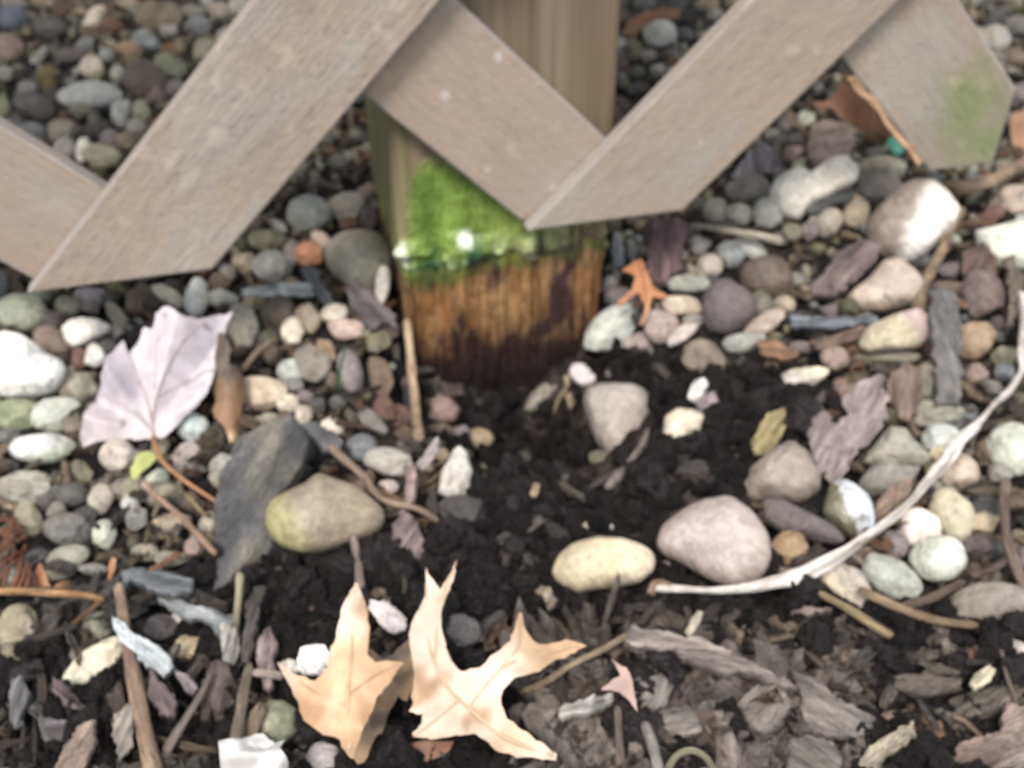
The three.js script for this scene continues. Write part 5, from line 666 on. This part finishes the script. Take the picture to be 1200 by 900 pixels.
{ // small orange leaf right of the post
  const [g, p0, nrm] = leafThing('orange_leaf', 'small bright orange leaf with finger-like lobes right of the post', 752, 345, 0.017, 0.2);
  const P = []; [280, 372, 315, 380, 330, 420, 350, 480, 375, 540, 420, 560, 470, 590, 430, 605, 385, 590, 365, 610, 358, 660, 340, 720, 300, 770, 312, 710, 318, 650, 312, 600, 290, 575, 250, 595, 200, 635, 158, 638, 180, 605, 235, 565, 262, 520, 268, 470, 245, 450, 200, 440, 205, 425, 250, 405].forEach((a, i) => P.push((i % 2 ? 230 : 690) + a / 5));
  const bl = leafBlade(g, 'leaf_blade', P, p0, nrm, (x, y) => { const a = fbm(x * 120, y * 120, 2, 3), k = 1 + 0.3 * a; const c = mixc([0.36, 0.15, 0.06], [0.36, 0.2, 0.12], smooth(0.002, -0.012, y)); return [c[0] * k, c[1] * k, c[2] * k]; }, (x, y) => 0.0015 - 20 * x * x + 0.001 * fbm(x * 150, y * 150, 3, 2), 0.0013);
  vein(g, [bl.lift(748, 306, 0.0003), bl.lift(754, 330, 0.0003), bl.lift(756, 352, 0.0003), bl.lift(754, 378, 0.0003)], 0.0004, 0.0002, [0.3, 0.11, 0.04], 'midrib');
}
{ // curled orange-brown leaf beside the peach pebble
  const [g, p0, nrm] = leafThing('curled_leaf', 'narrow curled orange-brown leaf right of the maple leaf', 265, 460, 0.014, 0.0);
  leafBlade(g, 'leaf_blade', [246, 392, 262, 390, 272, 408, 266, 430, 284, 434, 291, 462, 281, 480, 291, 500, 285, 520, 276, 531, 268, 516, 262, 500, 248, 488, 255, 466, 242, 446, 250, 420], p0, nrm, (x, y) => { const k = 1 + 0.4 * fbm(x * 200, y * 60, 2, 3); let c = mixc([0.22, 0.125, 0.07], [0.08, 0.062, 0.05], smooth(-0.002, 0.01, y + 0.004 * fbm(x * 300, y * 300, 7, 2))); c = mixc(c, [0.55, 0.38, 0.24], smooth(-0.013, -0.018, y)); return [c[0] * k, c[1] * k, c[2] * k]; }, (x, y) => 0.003 - 130 * x * x + 0.0025 * fbm(x * 260, y * 110, 3, 3), 0.0011);
}
{ // yellow-green scrap
  const [g, p0, nrm] = leafThing('leaf_scrap', 'small yellow-green leaf scrap under the maple leaf stalk', 167, 542, 0.018, 0.0);
  leafBlade(g, 'leaf_blade', [160, 531, 168, 526, 178, 530, 185, 537, 176, 545, 166, 552, 157, 562, 151, 558, 155, 545], p0, nrm, (x, y) => { const k = 1 + 0.25 * fbm(x * 300, y * 300, 2, 2); return [0.3 * k, 0.33 * k, 0.1 * k]; }, (x, y) => 0.001 * fbm(x * 150, y * 150, 3, 2) - 20 * x * x, 0.001);
}
{ // brown leaf behind the lattice's short end, curled
  const [g, p0, nrm] = leafThing('brown_leaf', 'curled reddish brown leaf under the lattice at upper right', 1012, 128, 0.014, 0.0);
  leafBlade(g, 'leaf_blade', [952, 118, 972, 112, 985, 98, 1000, 84, 1018, 92, 1034, 112, 1050, 140, 1050, 162, 1032, 168, 1012, 164, 1004, 148, 990, 136, 976, 126, 958, 124], p0, nrm, (x, y) => { const k = 1 + 0.4 * fbm(x * 110, y * 110, 2, 3); const c = mixc([0.3, 0.16, 0.1], [0.3, 0.19, 0.14], smooth(-0.2, 0.3, fbm(x * 60, y * 60, 5, 2))); return [c[0] * k, c[1] * k, c[2] * k]; }, (x, y) => 0.012 * Math.sin(x * 130 + y * 60) + 0.006 * fbm(x * 70, y * 70, 3, 2), 0.002);
  const [h, q0, n2] = leafThing('brown_leaf', 'dark brown curled leaf in the shadow right of the post top', 770, 25, 0.012, 0.0);
  leafBlade(h, 'leaf_blade', [730, 72, 728, 40, 738, 18, 770, 8, 800, 14, 792, 24, 768, 22, 750, 30, 744, 48, 742, 74], q0, n2, (x, y) => { const k = 1 + 0.4 * fbm(x * 110, y * 110, 2, 3); return [0.2 * k, 0.1 * k, 0.06 * k]; }, (x, y) => 0.004 * Math.sin(x * 80), 0.002);
  const [m, w0, n4] = leafThing('brown_leaf', 'brown leaf at the right edge beside the short lattice end', 1193, 150, 0.014, 0.0);
  leafBlade(m, 'leaf_blade', [1183, 134, 1195, 128, 1215, 134, 1215, 195, 1196, 186, 1186, 172], w0, n4, (x, y) => { const k = 1 + 0.4 * fbm(x * 110, y * 110, 2, 3); return [0.34 * k, 0.2 * k, 0.13 * k]; }, (x, y) => 0.003 * Math.sin(x * 90), 0.002);
}
{ // rusty frond at the left edge: a stem with torn leaflets
  const g = new THREE.Group(); g.name = 'rusty_frond'; scene.add(g); tag(g, 'rusty orange dead frond with a pale stem at the left edge', 'frond');
  strand([-12, 694, 15, 20, 694, 15, 60, 695, 14, 100, 699, 13, 122, 702, 12], 5, 4, [0.5, 0.3, 0.15], { alt: [0.42, 0.22, 0.1], lump: 0.08 }, undefined, 'stem', '', g);
  const p0 = at(30, 655, 0.014), nrm = lean(p0), rust = (x, y) => { const k = 1 + 0.45 * fbm(x * 160, y * 160, 2, 3); const c = mixc([0.17, 0.07, 0.035], [0.36, 0.2, 0.11], smooth(-0.1, 0.35, fbm(x * 110, y * 110, 8, 2))); return [c[0] * k, c[1] * k, c[2] * k]; }, wav = (x, y) => 0.005 * Math.sin(x * 300 + y * 140) + 0.002 * fbm(x * 150, y * 150, 3, 2);
  for (const P of [[38, 691, 41, 672, 50, 664, 54, 676, 60, 690], [64, 692, 70, 682, 82, 681, 86, 692], [92, 693, 98, 680, 112, 678, 114, 694], [121, 695, 126, 672, 130, 657, 135, 658, 132, 680, 129, 696]]) leafBlade(g, 'leaflet', P, p0, nrm, rust, wav, 0.0013);
  for (const P of [[-8, 668, 16, 8, 656, 18, 22, 648, 17, 33, 644, 15], [-6, 682, 16, 10, 664, 18, 26, 650, 16], [2, 690, 16, 10, 668, 18, 16, 650, 17, 14, 634, 16], [12, 692, 15, 20, 674, 17, 24, 654, 16, 30, 636, 14], [20, 692, 15, 28, 676, 16, 33, 655, 15], [30, 692, 15, 34, 678, 16, 36, 662, 15], [-6, 646, 16, 6, 640, 17, 18, 626, 16, 24, 612, 14], [4, 632, 16, 12, 620, 17, 16, 604, 16], [-8, 630, 15, 6, 622, 16, 22, 606, 15], [-8, 612, 15, 8, 610, 16, 26, 622, 15], [-8, 640, 15, 14, 634, 16, 32, 628, 15], [-4, 620, 15, 10, 632, 16, 20, 648, 15]]) strand(P, 2.6, 1.4, [0.26 + 0.03 * (P[1] % 5), 0.12, 0.06], { lump: 0.25 }, undefined, 'leaflet', '', g);
}
{ // pink star-shaped scrap among the bark
  const [g, p0, nrm] = leafThing('leaf_scrap', 'pinkish star-shaped leaf scrap among grey bark at lower right', 732, 806, 0.022, 0.0);
  leafBlade(g, 'leaf_blade', [716, 772, 728, 778, 738, 784, 742, 800, 746, 820, 748, 834, 738, 820, 728, 812, 712, 806, 704, 808, 714, 796, 730, 790], p0, nrm, (x, y) => { const k = 1 + 0.3 * fbm(x * 160, y * 160, 2, 3); return [0.33 * k, 0.23 * k, 0.2 * k]; }, (x, y) => 0.001 * fbm(x * 150, y * 150, 3, 2), 0.0012);
}
{ // white crumpled scrap at the bottom edge
  const p0 = at(298, 890, 0.02), nrm = lean(p0), g = new THREE.Group(); g.name = 'paper_scrap'; scene.add(g); g.position.copy(p0); tag(g, 'crumpled bright white scrap at the bottom edge left of the oak leaves', 'scrap');
  leafBlade(g, 'crumpled_sheet', [259, 874, 272, 872, 288, 868, 308, 866, 322, 872, 333, 868, 330, 884, 338, 900, 334, 925, 258, 925, 262, 896], p0, nrm, (x, y) => { const k = 1 + 0.06 * fbm(x * 160, y * 160, 2, 3); const d = smooth(0.1, 0.45, fbm(x * 120, y * 120, 12, 3)) * 0.35; return [mix(0.62, 0.3, d) * k, mix(0.62, 0.27, d) * k, mix(0.62, 0.24, d) * k]; }, (x, y) => 0.012 * Math.abs(noise(x * 110, y * 110, 3)) + 0.009 * Math.abs(noise(x * 190, y * 190, 5)), 0.0011, 0);
}
{ // teal plastic scrap
  NS++; const p0 = at(1051, 169, 0.012), g = stoneShape(77, 9, 1, 0.05); stonePaint(g, C.teal, 3, { dirt: 0.15, mottle: 0.1 }); g.scale(0.0048, 0.0055, 0.003); g.computeVertexNormals();
  const m = mesh('plastic_scrap', g, M.plastic); m.position.copy(p0); m.quaternion.setFromUnitVectors(new THREE.Vector3(0, 0, 1), lean(p0)); tag(m, 'small teal scrap of plastic beside the split lattice edge', 'plastic scrap');
}

{ // small pebbles are told apart by the nearest thing with a look of its own
  const said = new Set();
  const short = (l) => { const w = l.split(/,? (?:behind|just|in the|at the|left of|right of|under|below|above|beside|against|between|on the|on soil|close|near|touching|lying|leaning|standing|with|low in|tucked|partly|peeping|slanting|framed|of stone|sunk|from|crossing|running|up and|leaning)\b/)[0]; return w.split(' ').length <= 7 && w.split(' ').length >= 2 ? w : null; };
  const unique = new Map(); for (const [l] of known) { const k = short(l); if (k) unique.set(k, (unique.get(k) ?? 0) + 1); }
  for (const [m, word, px, py, r] of plain) {
    const near = known.filter(([l]) => { const k = short(l); return k && unique.get(k) === 1; }).map(([l, x, y, R]) => [Math.hypot(x - px, y - py), short(l), px - x, py - y]).sort((a, b) => a[0] - b[0]);
    for (const [d, k, dx, dy] of near.slice(0, 6)) {
      const far = d > 55 ? 'a little way ' : 'just ', dir = Math.abs(dx) > 1.8 * Math.abs(dy) ? (dx < 0 ? 'left of' : 'right of') : Math.abs(dy) > 1.8 * Math.abs(dx) ? (dy < 0 ? 'above' : 'below') : (dy < 0 ? 'above and ' : 'below and ') + (dx < 0 ? 'left of' : 'right of');
      const l = `small ${word} pebble ${far}${dir} the ${k}`; if (said.has(l) || l.split(' ').length > 16) continue; said.add(l); m.userData.label = l; break;
    }
  }
}

// ---------------------------------------------------------------- what nobody could count: packed gravel, bark mulch, soil crumbs
const inst = (parent, name, geo, material, list) => { const m = new THREE.InstancedMesh(geo, material, list.length), q = new THREE.Matrix4(); m.name = name; m.castShadow = m.receiveShadow = true; list.forEach(([p, e, sc, c], i) => { q.compose(p, new THREE.Quaternion().setFromEuler(e), sc); m.setMatrixAt(i, q); m.setColorAt(i, new THREE.Color().setRGB(...c)); }); parent.add(m); return m; };
function mass(name, label, category) { const g = new THREE.Group(); g.name = name; g.userData.kind = 'stuff'; g.userData.label = label; g.userData.category = category; scene.add(g); return g; }
const project = (p) => { const d = p.clone().sub(EYE), z = d.dot(FWD); return [600 + F * d.dot(RIGHT) / z, 450 - F * d.dot(UP) / z, z]; };
function blocked(p, r) { // would a loose bit here stick out in front of something placed on purpose?
  const [x, y] = project(p);
  for (const [a, b, c, R, px, py, rx, ry, rot, poly] of placed) {
    const dx = p.x - a, dz = p.z - c; if (dx * dx + dz * dz > (R * 2.2 + r) ** 2) continue;
    if (poly) { if (inPoly(poly, x, y)) return true; continue; }
    const t = rot * Math.PI / 180, ex = x - px, ey = -(y - py), u = ex * Math.cos(t) + ey * Math.sin(t), v = -ex * Math.sin(t) + ey * Math.cos(t), g = r * F / 0.42 * 0.45;
    if ((u / (rx + g * 0.55)) ** 2 + (v / (ry + g * 0.55)) ** 2 < 1) return true;
  }
  return false;
}
const inPost = (x, z, r) => x > PX0 - r && x < PX1 + r && z < PZ + r && z > PZ - PD - r;
const pool = ['grey', 'greyolive', 'tangrey', 'lgrey', 'brown', 'olive', 'mauve', 'dgrey', 'tan', 'slate', 'pinkbrown', 'bluegrey', 'dbrown', 'palegreen', 'cream', 'pale'], weight = [17, 16, 13, 8, 11, 11, 4, 10, 8, 5, 3, 5, 6, 4, 3, 3], total = weight.reduce((a, b) => a + b);
const pick = () => { let k = rnd() * total; for (let i = 0; i < pool.length; i++) if ((k -= weight[i]) < 0) return C[pool[i]]; return C.grey; };
{
  const g = mass('gravel', 'packed small mixed river gravel filling the ground around the stones', 'gravel'), sets = [[], [], [], []], geos = sets.map((_, i) => { const q = stoneShape(300 + i * 17, 5, [0.2, 0.5, 0.75, 1][i], 0.09); flatUV(q, 5); paint(q, (x, y, z) => { const k = 1.05 + 0.35 * fbm(x * 2 + i, y * 2, z * 2, 3) + 0.1 * noise(x * 12, y * 12, z * 12); return [k, k, k * 0.98]; }); q.computeVertexNormals(); return q; });
  reseed(4242);
  for (let n = 0, made = 0; n < 200000 && made < 27000; n++) {
    const x = rr(-0.8, 0.95), z = rr(-1.1, 0.24); const so = isSoil(x, z); if (so && rnd() > (x < 0.0 && z < 0.1 ? 0.32 : 0.11)) continue; if (Math.abs(x - 0.05 - z * -0.15) > 0.6 - 0.3 * z) continue;
    const far = smooth(0.1, -0.5, z), r = mix(0.0016, 0.0062, rnd() ** 1.8) * (1 + 0.35 * far) * (so ? 0.45 : 1); if (inPost(x, z, r)) continue;
    const p = new THREE.Vector3(x, so ? soilH(x, z) + 0.0003 : baseH(x, z) + rr(-0.005, 0.0035), z); if (blocked(p, r)) continue;
    const c = pick(), k = rr(0.42, 1.0), i = Math.floor(rnd() * 4); made++;
    sets[i].push([p, new THREE.Euler(rr(0, 6.3), rr(0, 6.3), rr(0, 6.3)), new THREE.Vector3(r * rr(0.85, 1.5), r * rr(0.7, 1.1), r * rr(0.6, 1)), [c[0] * k, c[1] * k, c[2] * k]]);
  }
  sets.forEach((l, i) => inst(g, 'pebbles', geos[i], M.stone, l));
}
{
  const g = mass('bark_mulch', 'shredded grey-brown bark mulch scattered over the dark soil', 'mulch');
  const flake = (i) => { let q = new THREE.BoxGeometry(1, 1, 1, 12, 6, 2); const p = q.attributes.position; for (let j = 0; j < p.count; j++) { const x = p.getX(j), y = p.getY(j), z = p.getZ(j), w = 1 - 1.3 * Math.abs(x) ** 2.4 + 0.35 * noise(x * 4 + i * 9, y, 1), e = 0.2 * noise(x * 9 + i, y * 5, 3); p.setXYZ(j, x + 0.12 * noise(y * 5, i * 3, 1), y * w + 0.12 * noise(x * 3, i * 5, 2), z * (0.8 + e) + 0.5 * noise(x * 5 + i * 7, y * 6, 2) - 0.9 * i * 0.3 * (x * x)); } { const uv = q.attributes.uv; for (let j = 0; j < uv.count; j++) uv.setXY(j, p.getX(j) * 0.4 + i, p.getY(j) * 0.35 + p.getZ(j) * 0.1 + i * 0.4); } q.computeVertexNormals(); paint(q, (x, y, z) => { const k = 1 + 0.5 * noise(x * 3, y * 16 + i, z * 3) + 0.25 * noise(x * 20, y * 20, i); return [k, k, k]; }); return q; };
  const geos = [0, 1, 2, 3].map(flake), sets = [[], [], [], []]; reseed(999);
  const tones = [[0.16, 0.138, 0.118], [0.12, 0.094, 0.08], [0.2, 0.175, 0.145], [0.075, 0.06, 0.052], [0.26, 0.21, 0.15], [0.1, 0.092, 0.088]];
  for (let n = 0; n < 11000; n++) {
    const px = rr(-60, 1260), py = rr(440, 990), p = at(px, py, 0); if (!isSoil(p.x, p.z)) continue;
    const left = px < 330 && py > 700, right = py > 740 + 60 * noise(px * 0.01, 1, 1) && px > 640 && py - 740 > (px - 640) * 0.13 - 25, dens = left ? 0.2 : right ? (px < 1010 ? 0.42 : 0.12) : py > 690 ? 0.06 : px < 620 ? 0.16 : 0.035; if (rnd() > dens) continue;
    const len = mix(0.005, 0.024, rnd() ** 2), wd = rnd() < 0.5 ? rr(0.0009, 0.002) : len * rr(0.12, 0.4); p.y += rr(0.001, left || right ? 0.009 : 0.004); if (blocked(p, wd)) continue;
    const c = tones[Math.floor(rnd() * 6)], k = rr(0.7, 1.2); sets[Math.floor(rnd() * 4)].push([p, new THREE.Euler(-Math.PI / 2 + rr(-0.45, 0.45), rr(-0.4, 0.4), rr(0, 6.3), 'XYZ'), new THREE.Vector3(len, wd, rr(0.0012, 0.003)), [c[0] * k, c[1] * k, c[2] * k]]);
  }
  const dry = [[0.26, 0.2, 0.14], [0.32, 0.25, 0.17], [0.18, 0.12, 0.085], [0.3, 0.17, 0.1]];
  for (let n = 0; n < 3200; n++) { // fewer bits lie among the gravel
    const px = rr(-20, 1220), py = rr(0, 720), p = at(px, py, rr(0.002, 0.007)); if (isSoil(p.x, p.z) || inPost(p.x, p.z, 0.004)) continue; const len = mix(0.005, 0.018, rnd() ** 2), wd = len * rr(0.1, 0.35); if (blocked(p, wd)) continue;
    const c = rnd() < 0.55 ? tones[Math.floor(rnd() * 6)] : dry[Math.floor(rnd() * 4)], k = rr(0.6, 1.1); sets[Math.floor(rnd() * 4)].push([p, new THREE.Euler(-Math.PI / 2 + rr(-0.4, 0.4), rr(-0.4, 0.4), rr(0, 6.3)), new THREE.Vector3(len, wd, rr(0.001, 0.0025)), [c[0] * k, c[1] * k, c[2] * k]]);
  }
  { // crumpled rags of rotted leaf and bark, matted together at lower right
    const rag = (i) => { const t = new THREE.RingGeometry(0.02, 1, 30, 12), p = t.attributes.position, uv = t.attributes.uv; for (let j = 0; j < p.count; j++) { const x = p.getX(j), y = p.getY(j), a = Math.atan2(y, x), r = Math.hypot(x, y), w = 0.75 + 0.45 * noise(Math.cos(a) * 1.6 + i * 7, Math.sin(a) * 1.6, 1) + 0.25 * noise(Math.cos(a) * 6 + i * 7, Math.sin(a) * 6, 2); p.setXYZ(j, x * w, y * w, 0.55 * fbm(x * 1.8 + i * 5, y * 1.8, 3, 3) + 0.12 * noise(x * 7, y * 7, i)); uv.setXY(j, x * 0.3 + i, y * 0.4); } t.computeVertexNormals(); return paint(t, (x, y) => { const k = 1.1 + 0.7 * fbm(x * 4 + i, y * 4, 5, 3); return [k, k, k]; }); };
    const rags = [[], [], []], rg = [0, 1, 2].map(rag);
    for (let n = 0; n < 420; n++) { const px = rr(610, 1010), py = rr(760, 930), keep = py - 765 > (px - 640) * 0.12 - 20; if (!keep && n % 6) continue; const p = at(px, py, rr(0.002, 0.009)), r = mix(0.004, 0.011, rnd()); if (blocked(p, r * 0.8)) continue; const c = [[0.155, 0.134, 0.12], [0.12, 0.103, 0.095], [0.19, 0.165, 0.145], [0.1, 0.075, 0.062]][n % 4], k = rr(0.75, 1.15); rags[n % 3].push([p, new THREE.Euler(-Math.PI / 2 + rr(-0.7, 0.7), rr(-0.7, 0.7), rr(0, 6.3)), new THREE.Vector3(r * rr(0.8, 1.5), r * rr(0.6, 1), r), [c[0] * k, c[1] * k, c[2] * k]]); }
    for (let n = 0; n < 260; n++) { const px = rr(-20, 1220), py = rr(n % 2 ? 690 : 250, 930), p = at(px, py, rr(0.002, 0.006)), r = mix(0.003, 0.007, rnd()); if (inPost(p.x, p.z, 0.006) || (px > 560 && px < 1010 && py > 420 && py < 730) || blocked(p, r)) continue; const c = [[0.2, 0.175, 0.16], [0.16, 0.13, 0.11], [0.26, 0.2, 0.14], [0.19, 0.12, 0.08]][n % 4], k = rr(0.7, 1.1); rags[n % 3].push([p, new THREE.Euler(-Math.PI / 2 + rr(-0.7, 0.7), rr(-0.7, 0.7), rr(0, 6.3)), new THREE.Vector3(r * rr(0.8, 1.5), r * rr(0.5, 1), r), [c[0] * k, c[1] * k, c[2] * k]]); }
    rags.forEach((l, i) => inst(g, 'litter', rg[i], M.bark, l));
  }
  sets.forEach((l, i) => inst(g, 'bark_flakes', geos[i], M.bark, l));
}
{
  const g = mass('soil_crumbs', 'loose dark crumbs of soil in the dug hollow and along the bottom', 'soil'), geos = [0, 1, 2].map((i) => { const q = stoneShape(500 + i * 7, 9, 0.7, 0.3); flatUV(q, 3); paint(q, (x, y, z) => { const k = 1 + 0.5 * fbm(x * 3, y * 3 + i, z * 3, 2); return [k, k, k]; }); q.computeVertexNormals(); return q; }), sets = [[], [], []]; reseed(31);
  for (let n = 0, made = 0; n < 60000 && made < 15000; n++) {
    const px = rr(-40, 1240), py = rr(330, 960), p = at(px, py, 0), so = isSoil(p.x, p.z); if (!so && rnd() > 0.12) continue; const r = mix(0.0004, so ? 0.0048 : 0.0018, rnd() ** 4); if (inPost(p.x, p.z, 0)) continue;
    p.y = soilH(p.x, p.z) + r * rr(0, 0.6) + (so ? 0 : rr(0, 0.004)); if (blocked(p, r * 0.5)) continue; made++;
    const k = rr(0.5, 1.9), w = r < 0.0012 && rnd() < 0.13 ? 9 : rnd() < 0.05 ? 3 : 1; sets[made % 3].push([p, new THREE.Euler(rr(0, 6.3), rr(0, 6.3), rr(0, 6.3)), new THREE.Vector3(r * rr(0.8, 1.7), r * rr(0.6, 1), r * rr(0.6, 1)), [0.0108 * k * w, 0.009 * k * w, 0.0095 * k * w]]);
  }
  for (let n = 0; n < 700; n++) { // bigger clods turned up by the digging
    const px = rr(280, 1200), py = rr(420, 900), p = at(px, py, 0); if (!isSoil(p.x, p.z) || inPost(p.x, p.z, 0.006)) continue; const r = mix(0.004, 0.0095, rnd() ** 2); p.y = soilH(p.x, p.z) + r * rr(-0.2, 0.3); if (blocked(p, r)) continue;
    const k = rr(0.6, 1.7); sets[n % 3].push([p, new THREE.Euler(rr(0, 6.3), rr(0, 6.3), rr(0, 6.3)), new THREE.Vector3(r * rr(0.8, 1.5), r * rr(0.6, 1), r * rr(0.6, 1)), [0.0115 * k, 0.0094 * k, 0.01 * k]]);
  }
  sets.forEach((l, i) => inst(g, 'crumbs', geos[i], M.soil, l));
}
renderer.render(scene, camera);
